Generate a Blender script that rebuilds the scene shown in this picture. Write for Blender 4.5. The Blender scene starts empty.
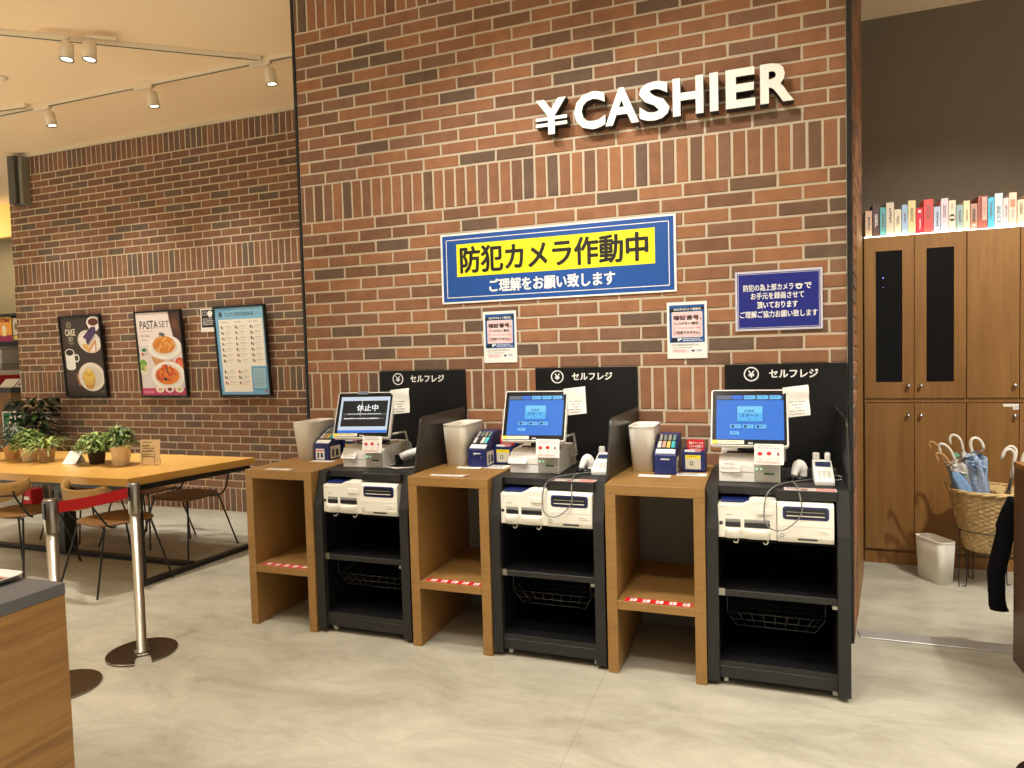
import bpy, bmesh, math, random
from mathutils import Vector, Matrix
from math import sin, cos, pi, radians

random.seed(7)
S = bpy.context.scene
C = S.collection

# ------------------------------------------------------------------ materials
def lin(c):
    out = []
    for v in c[:3]:
        v = v / 255.0
        out.append(v / 12.92 if v <= 0.04045 else ((v + 0.055) / 1.055) ** 2.4)
    return (*out, 1.0)

_cache = {}
def mat(name, rgb, rough=0.5, metal=0.0, spec=0.5, bump=0.0, bscale=200.0, vary=0.0, vscale=8.0, coat=0.0):
    if name in _cache: return _cache[name]
    m = bpy.data.materials.new(name); m.use_nodes = True
    nt = m.node_tree; b = nt.nodes['Principled BSDF']
    b.inputs['Base Color'].default_value = lin(rgb)
    b.inputs['Roughness'].default_value = rough
    b.inputs['Metallic'].default_value = metal
    b.inputs['Specular IOR Level'].default_value = spec
    b.inputs['Coat Weight'].default_value = coat
    if bump or vary:
        tc = nt.nodes.new('ShaderNodeTexCoord')
    if vary:
        n = nt.nodes.new('ShaderNodeTexNoise'); n.inputs['Scale'].default_value = vscale; n.inputs['Detail'].default_value = 6
        r = nt.nodes.new('ShaderNodeMapRange'); r.inputs['From Min'].default_value = 0.3; r.inputs['From Max'].default_value = 0.7
        r.inputs['To Min'].default_value = 1 - vary; r.inputs['To Max'].default_value = 1 + vary
        mx = nt.nodes.new('ShaderNodeVectorMath'); mx.operation = 'SCALE'
        mx.inputs[0].default_value = lin(rgb)[:3]
        nt.links.new(tc.outputs['Object'], n.inputs['Vector']); nt.links.new(n.outputs['Fac'], r.inputs['Value'])
        nt.links.new(r.outputs['Result'], mx.inputs['Scale']); nt.links.new(mx.outputs['Vector'], b.inputs['Base Color'])
    if bump:
        n = nt.nodes.new('ShaderNodeTexNoise'); n.inputs['Scale'].default_value = bscale; n.inputs['Detail'].default_value = 4
        bp = nt.nodes.new('ShaderNodeBump'); bp.inputs['Strength'].default_value = bump; bp.inputs['Distance'].default_value = 0.002
        nt.links.new(tc.outputs['Object'], n.inputs['Vector']); nt.links.new(n.outputs['Fac'], bp.inputs['Height'])
        nt.links.new(bp.outputs['Normal'], b.inputs['Normal'])
    _cache[name] = m
    return m

def ink(r, g, b, rough=0.5):
    return mat('print_%d_%d_%d' % (r, g, b), (r, g, b), rough)

def glow(name, rgb, strength):
    if name in _cache: return _cache[name]
    m = bpy.data.materials.new(name); m.use_nodes = True
    b = m.node_tree.nodes['Principled BSDF']
    b.inputs['Base Color'].default_value = (0.01, 0.01, 0.01, 1)
    b.inputs['Specular IOR Level'].default_value = 0.15
    b.inputs['Roughness'].default_value = 0.4
    b.inputs['Emission Color'].default_value = lin(rgb)
    b.inputs['Emission Strength'].default_value = strength
    _cache[name] = m
    return m

def wood(name, c1, c2, axis='X', scale=1.0, rough=0.45):
    """streaky veneer, grain along the given object axis"""
    if name in _cache: return _cache[name]
    m = bpy.data.materials.new(name); m.use_nodes = True
    nt = m.node_tree; b = nt.nodes['Principled BSDF']; b.inputs['Roughness'].default_value = rough
    b.inputs['Specular IOR Level'].default_value = 0.35
    tc = nt.nodes.new('ShaderNodeTexCoord'); mp = nt.nodes.new('ShaderNodeMapping')
    s = [38.0 * scale] * 3; s['XYZ'.index(axis)] = 2.2 * scale
    mp.inputs['Scale'].default_value = s
    n = nt.nodes.new('ShaderNodeTexNoise'); n.inputs['Scale'].default_value = 1.0; n.inputs['Detail'].default_value = 7; n.inputs['Distortion'].default_value = 1.2
    n2 = nt.nodes.new('ShaderNodeTexNoise'); n2.inputs['Scale'].default_value = 3.0 * scale; n2.inputs['Detail'].default_value = 3
    mp2 = nt.nodes.new('ShaderNodeMapping'); s2 = [2.5] * 3; s2['XYZ'.index(axis)] = 0.5; mp2.inputs['Scale'].default_value = s2
    r = nt.nodes.new('ShaderNodeValToRGB'); r.color_ramp.elements[0].position = 0.32; r.color_ramp.elements[1].position = 0.68
    r.color_ramp.elements[0].color = lin(c1); r.color_ramp.elements[1].color = lin(c2)
    ad = nt.nodes.new('ShaderNodeMath'); ad.operation = 'MULTIPLY_ADD'; ad.inputs[1].default_value = 0.55
    sc = nt.nodes.new('ShaderNodeMath'); sc.operation = 'MULTIPLY'; sc.inputs[1].default_value = 0.45
    L = nt.links.new
    L(tc.outputs['Object'], mp.inputs['Vector']); L(mp.outputs['Vector'], n.inputs['Vector'])
    L(tc.outputs['Object'], mp2.inputs['Vector']); L(mp2.outputs['Vector'], n2.inputs['Vector'])
    L(n2.outputs['Fac'], sc.inputs[0]); L(n.outputs['Fac'], ad.inputs[0]); L(sc.outputs[0], ad.inputs[2])
    L(ad.outputs[0], r.inputs['Fac']); L(r.outputs['Color'], b.inputs['Base Color'])
    _cache[name] = m
    return m

# ------------------------------------------------------------------ mesh builder
class MB:
    def __init__(self, M=None):
        self.bm = bmesh.new(); self.mats = []; self.M = M or Matrix.Identity(4)
    def mi(self, m):
        if m not in self.mats: self.mats.append(m)
        return self.mats.index(m)
    def _face(self, vs, i, smooth=False):
        try:
            f = self.bm.faces.new(vs); f.material_index = i; f.smooth = smooth
            return f
        except ValueError:
            return None
    def v(self, p): return self.bm.verts.new(self.M @ Vector(p))
    def merge(self, tmp, m, smooth=False, T=None):
        i = self.mi(m); T = self.M @ T if T is not None else self.M
        mp = {v: self.bm.verts.new(T @ v.co) for v in tmp.verts}
        for f in tmp.faces: self._face([mp[v] for v in f.verts], i, smooth)
        tmp.free()
    def box(self, x0, x1, y0, y1, z0, z1, m, bev=0.0, seg=1, T=None):
        t = bmesh.new()
        bmesh.ops.create_cube(t, size=1.0)
        bmesh.ops.scale(t, vec=(abs(x1 - x0), abs(y1 - y0), abs(z1 - z0)), verts=t.verts)
        bmesh.ops.translate(t, vec=((x0 + x1) / 2, (y0 + y1) / 2, (z0 + z1) / 2), verts=t.verts)
        if bev: bmesh.ops.bevel(t, geom=list(t.edges), offset=bev, segments=seg, affect='EDGES', profile=0.6)
        self.merge(t, m, seg > 1, T); return self
    def prism(self, pts, a, b, m, axis='Z', bev=0.0, smooth=False, T=None, seg=2):
        """extrude a 2D outline. axis Z: pts=(x,y); Y: pts=(x,z); X: pts=(y,z)"""
        def P(p, h):
            return {'Z': (p[0], p[1], h), 'Y': (p[0], h, p[1]), 'X': (h, p[0], p[1])}[axis]
        t = bmesh.new()
        A = [t.verts.new(P(p, a)) for p in pts]; B = [t.verts.new(P(p, b)) for p in pts]
        n = len(pts)
        t.faces.new(A); t.faces.new(B[::-1])
        for i in range(n): t.faces.new([A[i], B[i], B[(i + 1) % n], A[(i + 1) % n]])
        bmesh.ops.recalc_face_normals(t, faces=t.faces)
        if bev: bmesh.ops.bevel(t, geom=list(t.edges), offset=bev, segments=seg, affect='EDGES', profile=0.6)
        self.merge(t, m, smooth, T); return self
    def loft(self, rings, m, cap=True, smooth=True, closed=False, T=None):
        t = bmesh.new()
        R = [[t.verts.new(p) for p in r] for r in rings]
        n = len(rings[0])
        pairs = list(zip(R, R[1:]))
        if closed: pairs.append((R[-1], R[0]))
        for a, b in pairs:
            for i in range(n): t.faces.new([a[i], a[(i + 1) % n], b[(i + 1) % n], b[i]])
        if cap and not closed: t.faces.new(R[0][::-1]); t.faces.new(R[-1])
        bmesh.ops.recalc_face_normals(t, faces=t.faces)
        i = self.mi(m); T = self.M @ T if T is not None else self.M
        mp = {v: self.bm.verts.new(T @ v.co) for v in t.verts}
        for f in t.faces: self._face([mp[v] for v in f.verts], i, smooth and len(f.verts) <= 4)
        t.free(); return self
    def lathe(self, prof, m, seg=32, c=(0, 0), cap=True, smooth=True, sx=1, sy=1, T=None):
        rings = [[(c[0] + r * sx * cos(2 * pi * k / seg), c[1] + r * sy * sin(2 * pi * k / seg), z) for k in range(seg)] for r, z in prof]
        return self.loft(rings, m, cap, smooth, T=T)
    def tube(self, pts, r, m, seg=8, T=None, taper=None):
        pts = [Vector(p) for p in pts]
        rings = []; up = Vector((0.13, 0.21, 0.97)).normalized(); prev = None
        for i, p in enumerate(pts):
            d = (pts[min(i + 1, len(pts) - 1)] - pts[max(i - 1, 0)]).normalized()
            if prev is None:
                a = d.cross(up)
                if a.length < 1e-3: a = d.cross(Vector((1, 0, 0)))
            else:
                a = prev - d * prev.dot(d)
            a.normalize(); prev = a; b = d.cross(a)
            rr = r if taper is None else r * taper[i]
            rings.append([p + (a * cos(2 * pi * k / seg) + b * sin(2 * pi * k / seg)) * rr for k in range(seg)])
        return self.loft(rings, m, True, True, T=T)
    # flat print helpers: x = u, y = v, z = height above the sheet in layers
    LAY = 0.0006
    def poly(self, pts, lay, m):
        vs = [self.v((p[0], p[1], lay * self.LAY)) for p in pts]
        self._face(vs, self.mi(m)); return self
    def rect(self, u0, v0, u1, v1, lay, m):
        return self.poly([(u0, v0), (u1, v0), (u1, v1), (u0, v1)], lay, m)
    def rrect(self, u0, v0, u1, v1, r, lay, m):
        return self.poly(rr_pts(u0, v0, u1, v1, r), lay, m)
    def ell(self, cu, cv, ru, rv, lay, m, rot=0, n=28, a0=0, a1=2 * pi):
        pts = []
        for k in range(n):
            a = a0 + (a1 - a0) * k / (n if a1 - a0 > 6.28 else n - 1)
            x, y = ru * cos(a), rv * sin(a)
            pts.append((cu + x * cos(rot) - y * sin(rot), cv + x * sin(rot) + y * cos(rot)))
        return self.poly(pts, lay, m)
    def ring(self, cu, cv, r0, r1, lay, m, n=32):
        i = self.mi(m)
        A = [self.v((cu + r0 * cos(2 * pi * k / n), cv + r0 * sin(2 * pi * k / n), lay * self.LAY)) for k in range(n)]
        B = [self.v((cu + r1 * cos(2 * pi * k / n), cv + r1 * sin(2 * pi * k / n), lay * self.LAY)) for k in range(n)]
        for k in range(n): self._face([A[k], A[(k + 1) % n], B[(k + 1) % n], B[k]], i)
        return self
    def text(self, s, u0, v0, u1, v1, lay, m, bold=0.0, depth=0.0, keep=False, center=False):
        """writes s so that its ink fills the rectangle u0..u1, v0..v1"""
        heavy = bold > 0 and not depth and any(ord(c) > 0x2fff for c in s)   # thicken dense characters by overprinting, not by offsetting
        cu = bpy.data.curves.new('t', 'FONT'); cu.body = s; cu.offset = 0 if heavy else bold; cu.resolution_u = 3
        if depth: cu.extrude = 0.5
        o = bpy.data.objects.new('t', cu); C.objects.link(o)
        dg = bpy.context.evaluated_depsgraph_get(); dg.update()
        me = bpy.data.meshes.new_from_object(o.evaluated_get(dg))
        bpy.data.objects.remove(o); bpy.data.curves.remove(cu)
        if not len(me.vertices): bpy.data.meshes.remove(me); return self
        xs = [v.co.x for v in me.vertices]; ys = [v.co.y for v in me.vertices]
        sx = (u1 - u0) / max(1e-6, max(xs) - min(xs)); sy = (v1 - v0) / max(1e-6, max(ys) - min(ys))
        if keep:
            sx = min(sx, sy * 1.0)
            if center:
                w = sx * (max(xs) - min(xs)); mid = (u0 + u1) / 2; u0, u1 = mid - w / 2, mid + w / 2
        i = self.mi(m); b_ = min(bold, .06)
        offs = [(dx * b_, dy * b_ * .7, n * .08) for n, (dx, dy) in enumerate(((0, 0), (-1, 0), (1, 0), (0, -1), (0, 1), (-.7, .7), (.7, .7), (.7, -.7), (-.7, -.7)))] if heavy else [(0, 0, 0)]
        for dx, dy, dl in offs:
            vs = [self.v((u0 + (v.co.x - min(xs) + dx) * sx, v0 + (v.co.y - min(ys) + dy) * sy, (lay + dl) * self.LAY + (v.co.z + 0.5) * depth)) for v in me.vertices]
            for p in me.polygons: self._face([vs[k] for k in p.vertices], i)
        bpy.data.meshes.remove(me); return self
    def scribble(self, u0, v0, u1, v1, lay, m, rows=3, seed=1, fill=0.6):
        """unreadably small print: rows of short dashes"""
        rnd = random.Random(seed); h = (v1 - v0) / rows
        for r in range(rows):
            y1 = v1 - r * h; y0 = y1 - h * fill; x = u0; end = u0 + (u1 - u0) * (1 if r % 3 else 0.93) * rnd.uniform(0.86, 1)
            while x < end:
                w = h * fill * rnd.uniform(0.5, 0.95)
                self.rect(x, y0 + (0 if rnd.random() < .6 else h * fill * .2), min(x + w, end), y1 - (0 if rnd.random() < .5 else h * fill * .25), lay, m)
                x += w + h * rnd.uniform(0.12, 0.3)
        return self
    def build(self, name, parent=None, loc=None):
        me = bpy.data.meshes.new(name)
        self.bm.normal_update()
        self.bm.to_mesh(me); self.bm.free()
        for m in self.mats: me.materials.append(m)
        o = bpy.data.objects.new(name, me); C.objects.link(o)
        if parent is not None: o.parent = parent
        if loc is not None: o.location = loc
        return o

def rr_pts(u0, v0, u1, v1, r, n=5):
    pts = []
    for cx, cy, a in ((u1 - r, v1 - r, 0), (u0 + r, v1 - r, pi / 2), (u0 + r, v0 + r, pi), (u1 - r, v0 + r, 3 * pi / 2)):
        for k in range(n + 1):
            t = a + (pi / 2) * k / n; pts.append((cx + r * cos(t), cy + r * sin(t)))
    return pts

def frame_M(loc, u, v):
    u = Vector(u).normalized(); v = Vector(v).normalized(); w = u.cross(v)
    return Matrix(((u.x, v.x, w.x, loc[0]), (u.y, v.y, w.y, loc[1]), (u.z, v.z, w.z, loc[2]), (0, 0, 0, 1)))
def wallM(x=0, y=0, z=0): return frame_M((x, y, z), (1, 0, 0), (0, 0, 1))      # faces -Y
def topM(x=0, y=0, z=0, rot=0): return frame_M((x, y, z), (cos(rot), sin(rot), 0), (-sin(rot), cos(rot), 0))  # faces up

def tag(o, label, cat, group=None):
    o['label'] = label; o['category'] = cat
    if group: o['group'] = group
    return o
def thing(name, label, cat, loc=(0, 0, 0), rz=0, group=None):
    o = bpy.data.objects.new(name, None); C.objects.link(o); o.empty_display_size = 0.1
    o.location = loc; o.rotation_euler = (0, 0, rz)
    return tag(o, label, cat, group)
def struct(o): o['kind'] = 'structure'; return o
def dup(root, loc, rz=0, label=None, rx=None):
    r = root.copy(); C.objects.link(r); r.location = loc; r.rotation_euler = (0, 0, rz)
    if label: r['label'] = label
    for ch in list(root.children):
        c = ch.copy(); C.objects.link(c); c.parent = r
        for g in list(ch.children):
            d = g.copy(); C.objects.link(d); d.parent = c
    return r

# palette
SHADEW = wood('shaded_counter_wood', (84, 62, 44), (104, 78, 56), 'Z', .8)  # right counter wood, darkened in colour to stand in for shade on its side
BLACKM = mat('black_metal', (36, 35, 34), 0.45, 0.0, 0.4, bump=0.15, bscale=900)
DARK = mat('charcoal_laminate', (40, 39, 37), 0.5, spec=0.35)
INNER = mat('matte_black_board', (9, 9, 9), 0.7, spec=0.2)
OAK = wood('oak_veneer_vertical', (140, 104, 56), (162, 124, 70), 'X', 1.0)
OAKV = wood('cabinet_veneer', (124, 86, 42), (152, 110, 60), 'Z', 0.7)
OAKT = wood('table_wood', (204, 156, 78), (220, 172, 92), 'X', 0.7, 0.3)
OAKC = wood('counter_wood', (108, 74, 36), (168, 126, 70), 'Y', .8)
CHW = wood('chair_wood', (112, 76, 38), (140, 98, 52), 'Y', 1.0)
BACKW = wood('chair_back_wood', (154, 116, 62), (180, 140, 80), 'X', 1.0)
WHITE = mat('white_plastic', (238, 236, 228), 0.4)
CREAM = mat('cream_plastic', (238, 234, 220), 0.45)
GREYP = mat('light_grey_plastic', (212, 209, 200), 0.45)
MIDG = mat('grey_plastic', (140, 138, 130), 0.5)
BLKP = mat('black_plastic', (18, 18, 20), 0.35)
NAVY = mat('navy_plastic', (22, 36, 96), 0.35)
PAPER = mat('white_paper', (236, 233, 224), 0.7, spec=0.2)
STEEL = mat('brushed_steel', (168, 164, 154), 0.3, 1.0)
STEELD = mat('base_steel', (136, 129, 119), 0.24, 1.0)
RED = mat('red_webbing', (190, 8, 14), 0.6)
BLKW = mat('black_steel_wire', (14, 14, 14), 0.4)

# ------------------------------------------------------------------ camera
cam = bpy.data.cameras.new('camera'); co = bpy.data.objects.new('camera', cam); C.objects.link(co)
cam.sensor_width = 36.0; cam.lens = 683.0 / 1024 * 36.0; cam.clip_start = 0.05
yaw, pitch, roll = -0.351660996, -0.0461959016, -0.0276783017
f = Vector((sin(yaw) * cos(pitch), cos(yaw) * cos(pitch), sin(pitch)))
r = Vector((cos(yaw), -sin(yaw), 0)); u = r.cross(f)
r2 = r * cos(roll) + u * sin(roll); u2 = -r * sin(roll) + u * cos(roll)
co.matrix_world = Matrix(((r2.x, u2.x, -f.x, 2.56171), (r2.y, u2.y, -f.y, -3.52824), (r2.z, u2.z, -f.z, 1.42025), (0, 0, 0, 1)))
S.camera = co

# ------------------------------------------------------------------ room
CEIL = 3.615
def floor_mat():
    m = bpy.data.materials.new('polished_concrete'); m.use_nodes = True
    nt = m.node_tree; b = nt.nodes['Principled BSDF']; L = nt.links.new
    tc = nt.nodes.new('ShaderNodeTexCoord')
    n = nt.nodes.new('ShaderNodeTexNoise'); n.inputs['Scale'].default_value = 2.2; n.inputs['Detail'].default_value = 12; n.inputs['Roughness'].default_value = 0.72; n.inputs['Distortion'].default_value = 0.6
    mp = nt.nodes.new('ShaderNodeMapping'); mp.inputs['Scale'].default_value = (1, 2.2, 1); mp.inputs['Rotation'].default_value = (0, 0, 0.5)
    r = nt.nodes.new('ShaderNodeValToRGB')
    r.color_ramp.elements[0].position = 0.33; r.color_ramp.elements[1].position = 0.68
    r.color_ramp.elements[0].color = lin((148, 143, 126)); r.color_ramp.elements[1].color = lin((184, 179, 160))
    br = nt.nodes.new('ShaderNodeTexBrick'); br.inputs['Color1'].default_value = br.inputs['Color2'].default_value = (1, 1, 1, 1)
    br.inputs['Mortar'].default_value = (.88, .87, .86, 1); br.inputs['Scale'].default_value = 1.0
    br.inputs['Brick Width'].default_value = 1.9; br.inputs['Row Height'].default_value = 1.9; br.inputs['Mortar Size'].default_value = 0.004
    br.offset = 0.0; br.inputs['Mortar Smooth'].default_value = .3
    mx = nt.nodes.new('ShaderNodeMix'); mx.data_type = 'RGBA'; mx.blend_type = 'MULTIPLY'; mx.inputs['Factor'].default_value = 1
    L(tc.outputs['Object'], mp.inputs['Vector']); L(mp.outputs['Vector'], n.inputs['Vector']); L(n.outputs['Fac'], r.inputs['Fac'])
    L(tc.outputs['Object'], br.inputs['Vector'])
    L(r.outputs['Color'], mx.inputs[6]); L(br.outputs['Color'], mx.inputs[7]); L(mx.outputs[2], b.inputs['Base Color'])
    r2 = nt.nodes.new('ShaderNodeMapRange'); r2.inputs['To Min'].default_value = 0.42; r2.inputs['To Max'].default_value = 0.62
    L(n.outputs['Fac'], r2.inputs['Value']); L(r2.outputs['Result'], b.inputs['Roughness'])
    b.inputs['Specular IOR Level'].default_value = 0.35
    return m
struct(MB().box(-10, 6.5, -7, 6, -0.08, 0, floor_mat()).build('floor'))
CEILM = mat('ceiling_paint', (250, 224, 188), 0.85, spec=0.1)
struct(MB().box(-10, 6.5, -7, 6, CEIL, CEIL + 0.1, CEILM).build('ceiling'))

BR = [mat('brick_%s' % n, c, 0.85, spec=0.15, bump=0.5, bscale=120, vary=0.12, vscale=14) for n, c in
      (('russet', (138, 98, 72)), ('orange', (152, 107, 76)), ('umber', (122, 89, 68)), ('sienna', (145, 102, 74)), ('tan', (130, 97, 76)), ('dark', (106, 87, 72)), ('smoky', (114, 88, 69)))]
BRL = [mat('far_brick_%s' % n, c, 0.85, spec=0.15, bump=0.5, bscale=120, vary=0.12, vscale=14) for n, c in
      (('russet', (124, 92, 71)), ('orange', (136, 100, 75)), ('umber', (116, 88, 69)), ('sienna', (130, 95, 73)), ('tan', (124, 92, 75)), ('dark', (108, 92, 78)), ('smoky', (114, 91, 75)))]
MORT = mat('mortar', (192, 178, 154), 0.95, spec=0.1, bump=0.6, bscale=90)
MORT2 = mat('far_mortar', (198, 182, 156), 0.95, spec=0.1, bump=0.6, bscale=90)

def brick_face(mb, u0, u1, zones, off, palette, seed, gap=0.0115, thick=0.0035, jit=0.0014):
    """zones: list of (z0, z1, kind, parity) from the floor up; off = brick joint offset. Local x=u, y=out(-), z up"""
    rnd = random.Random(seed)
    def brick(a, b, c, d):
        a = max(a, u0 + 0.003); b = min(b, u1 - 0.003)
        if b - a < 0.012: return
        k = rnd.random()
        m = palette[0] if k < .2 else palette[1] if k < .4 else palette[2] if k < .52 else palette[3] if k < .72 else palette[4] if k < .82 else palette[5] if k < .93 else palette[6]
        j = lambda: rnd.uniform(-jit, jit)
        e = 0.0025; t = thick + rnd.uniform(-.0012, .0012)
        o = [mb.v(p) for p in ((a + j(), 0, c + j()), (b + j(), 0, c + j()), (b + j(), 0, d + j()), (a + j(), 0, d + j()))]
        i = [mb.v(p) for p in ((a + e, -t, c + e), (b - e, -t, c + e), (b - e, -t, d - e), (a + e, -t, d - e))]
        q = mb.mi(m); mb._face(i, q)
        for n in range(4): mb._face([o[n], o[(n + 1) % 4], i[(n + 1) % 4], i[n]], q)
    g = gap / 2
    for z0, z1, kind, par in zones:
        if kind == 'S':
            n = int((u0 - off) / .067) - 1
            x = off - 0.045 + n * .067
            while x < u1:
                if x + .067 > u0: brick(x + g, x + .067 - g, z0 + g, z1 - g)
                x += .067
        else:
            rows = round((z1 - z0) / .07)
            for rI in range(rows):
                half = (par == 'h') == (rI % 2 == 0)
                x = off + (.11 if half else 0) + .22 * (int((u0 - off) / .22) - 2)
                while x < u1:
                    if x + .22 > u0: brick(x + g, x + .22 - g, z0 + rI * .07 + g, z0 + (rI + 1) * .07 - g)
                    x += .22

zc = 1.328; s_ = .223
mb = MB()
mb.box(-.07, 2.936, 0.0, .34, 0, CEIL, MORT)
ct = zc; cb = ct - s_
brick_face(mb, -.07, 2.936, [(cb - .91, cb, 'R', 'h'), (cb, ct, 'S', ''), (ct, ct + .91, 'R', 'k'), (ct + .91, ct + .91 + s_, 'S', ''),
                             (ct + .91 + s_, ct + 1.82 + s_, 'R', 'h'), (ct + 1.82 + s_, CEIL, 'S', '')], 0, BR, 3)
struct(mb.build('wall_center'))
TRIMK = mat('black_trim', (20, 20, 20), 0.4)
struct(MB().box(-.088, -.0705, -.010, .34, 0, CEIL, TRIMK, bev=.002).build('trim_1'))
struct(MB().box(2.9365, 2.958, -.012, .06, 0, CEIL, TRIMK, bev=.002).build('trim_2'))
struct(MB().box(-.06, 2.93, -.018, -.007, 0, .8, mat('grey_board', (122, 116, 102), .8, bump=.4, bscale=40)).build('baseboard_center'))

# slanted end of the wall: brick course, wooden lining of the passage behind it
A = Vector((2.9585, .0, 0)); B = Vector((3.135, 1.12, 0)); d = (B - A).normalized(); Ln = (B - A).length
M = Matrix(((d.x, -d.y, 0, A.x), (d.y, d.x, 0, A.y), (0, 0, 1, 0), (0, 0, 0, 1)))
mb = MB(M); mb.box(0.062, .36, .006, .10, 0, CEIL, MORT); mb.box(.36, Ln, .006, .10, 2.06, CEIL, MORT)
brick_face(mb, 0.0, .36, [(0, 3.57, 'R', 'h')], .05, BR, 9, thick=.002)
brick_face(mb, .36, Ln, [(2.06, 3.6, 'R', 'h')], .05, BR, 10, thick=.002)
struct(mb.build('wall_side'))
struct(MB(M).box(.362, Ln, -.004, .09, 0, 2.058, OAKV).build('trim_3'))

DL = 1.528
mb = MB(); mb.box(-4.9, -.03, 0, .25, 0, CEIL, MORT2)
brick_face(mb, -4.9, -.03, [(0, s_, 'S', ''), (s_, s_ + .91, 'R', 'k'), (s_ + .91, 2 * s_ + .91, 'S', ''), (2 * s_ + .91, 2 * s_ + 1.82, 'R', 'h'),
      (2 * s_ + 1.82, 3 * s_ + 1.82, 'S', ''), (3 * s_ + 1.82, 3 * s_ + 2.73, 'R', 'k'), (3 * s_ + 2.73, 4 * s_ + 2.72, 'S', '')], -2.433, BRL, 5)
w = mb.build('wall_left', loc=(0, DL, 0)); struct(w)
struct(MB().box(-4.9, -.09, DL - .03, DL - .008, CEIL - .035, CEIL - .0005, mat('ceiling_edge', (214, 200, 170), .8)).build('trim_4'))
# wall closing the gap behind the main wall
struct(MB().box(-.03, -.005, .345, 6, 0, CEIL, mat('plaster', (190, 176, 150), .9)).build('wall_inner'))

# right-hand back wall (fabric-covered) and far side
FAB = mat('brown_wallcovering', (118, 106, 90), 0.95, spec=0.05, bump=1.0, bscale=160, vary=0.14, vscale=90)
struct(MB().box(2.6, 6.5, 1.80, 1.9, 0, CEIL, FAB).build('wall_back'))

# steel door track let into the floor
struct(MB().box(2.992, 3.66, .070, .168, 0, .006, mat('track_steel', (176, 176, 170), .4, 0.4), bev=.002).build('trim_5'))

# ------------------------------------------------------------------ CASHIER lettering
LETM = mat('letter_face', (240, 236, 224), 0.5)
LETS = mat('letter_side', (26, 24, 22), 0.5)
sp = [('¥', 1.467, 1.636), ('C', 1.674, 1.834), ('A', 1.834, 2.002), ('S', 2.004, 2.151), ('H', 2.167, 2.311), ('I', 2.340, 2.379), ('E', 2.413, 2.544), ('R', 2.566, 2.711)]
names = {'¥': 'yen sign', 'C': 'letter C', 'A': 'letter A', 'S': 'letter S', 'H': 'letter H', 'I': 'letter I', 'E': 'letter E', 'R': 'letter R'}
for ch, a, b in sp:
    z0, z1 = 2.542, 2.722
    if ch in 'CS': z0 -= .004; z1 += .004
    t = thing('sign_letter', 'white raised %s of the large CASHIER sign on the brick wall' % names[ch], 'letter', ((a + b) / 2, -.002, z0), group='CASHIER sign letters')
    h = (b - a) / 2
    for nm, y_, mm, dp in (('side', -.012, LETS, .060), ('face', -.0725, LETM, .003)):
        mb = MB(wallM(0, y_, 0)); H_ = z1 - z0
        if ch == '¥':
            mb.text('Y', -h * .96, 0, h * .96, H_, 0, mm, bold=.032, depth=dp)
            for q in (.235, .405): mb.box(-h, h, H_ * q, H_ * (q + .095), .0002, dp - .0002, mm)
        else: mb.text(ch, -h, 0, h, H_, 0, mm, bold=.032, depth=dp)
        mb.build(nm, t)
    mb = MB()
    for px in (-h * .5, h * .5) if ch not in 'I¥' else (0,):
        mb.tube([(px, -.014, .04), (px, 0.0, .04)], .004, STEEL)
    mb.build('mounting_pin', t)

# ------------------------------------------------------------------ wall signs
BLUE = ink(2, 74, 152); YEL = ink(246, 236, 20); INKK = ink(16, 13, 8); W = ink(240, 238, 232)
t = thing('security_banner', 'wide blue banner with a yellow band of large black Japanese writing on brick wall', 'sign', (.865, -.008, 1.702))
mb = MB(wallM()); w_, h_ = 1.300, .388
mb.box(0, w_, 0, h_, 0, .004, W, bev=.001); mb.build('panel', t)
mb = MB(wallM(0, -.0042, 0))
mb.rect(.012, .010, w_ - .012, h_ - .010, 1, BLUE)
for a in ((.034, .032, w_ - .034, .036), (.034, h_ - .036, w_ - .034, h_ - .032), (.034, .032, .038, h_ - .032), (w_ - .038, .032, w_ - .034, h_ - .032)): mb.rect(*a, 2, W)
mb.rect(.098, .148, w_ - .105, .328, 2, YEL)
mb.text('防犯カメラ作動中', .122, .168, w_ - .142, .310, 3, INKK, bold=.034)
mb.text('ご理解をお願い致します', .292, .054, w_ - .312, .124, 3, W, bold=.038)
mb.build('printed_face', t)

DBL = ink(32, 38, 126, .25)
t = thing('camera_notice', 'dark blue framed notice with four lines of white Japanese writing on brick wall', 'sign', (2.442, -.008, 1.492))
w_, h_ = .389, .286
MB(wallM()).box(0, w_, 0, h_, 0, .006, mat('clear_acrylic_edge', (206, 204, 216), .2), bev=.001).build('panel', t)
mb = MB(wallM(0, -.0062, 0))
mb.rect(.010, .010, w_ - .010, h_ - .010, 1, DBL)
for a in ((.014, .014, w_ - .014, .0155), (.014, h_ - .0155, w_ - .014, h_ - .014), (.014, .014, .0155, h_ - .014), (w_ - .0155, .014, w_ - .014, h_ - .014)): mb.rect(*a, 2, W)
mb.text('防犯の為上部カメラ', .038, .190, .262, .222, 3, W, bold=.02)
mb.text('で', .312, .192, .340, .219, 3, W, bold=.03)
mb.ell(.287, .210, .017, .007, 3, W); mb.ell(.287, .200, .013, .009, 3, W); mb.ell(.287, .202, .006, .005, 4, DBL)
mb.text('お手元を録画させて', .072, .150, .308, .182, 3, W, bold=.02)
mb.text('頂いております', .100, .106, .280, .137, 3, W, bold=.03)
mb.text('ご理解ご協力お願い致します', .022, .062, .366, .094, 3, W, bold=.02)
mb.build('printed_face', t)

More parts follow.
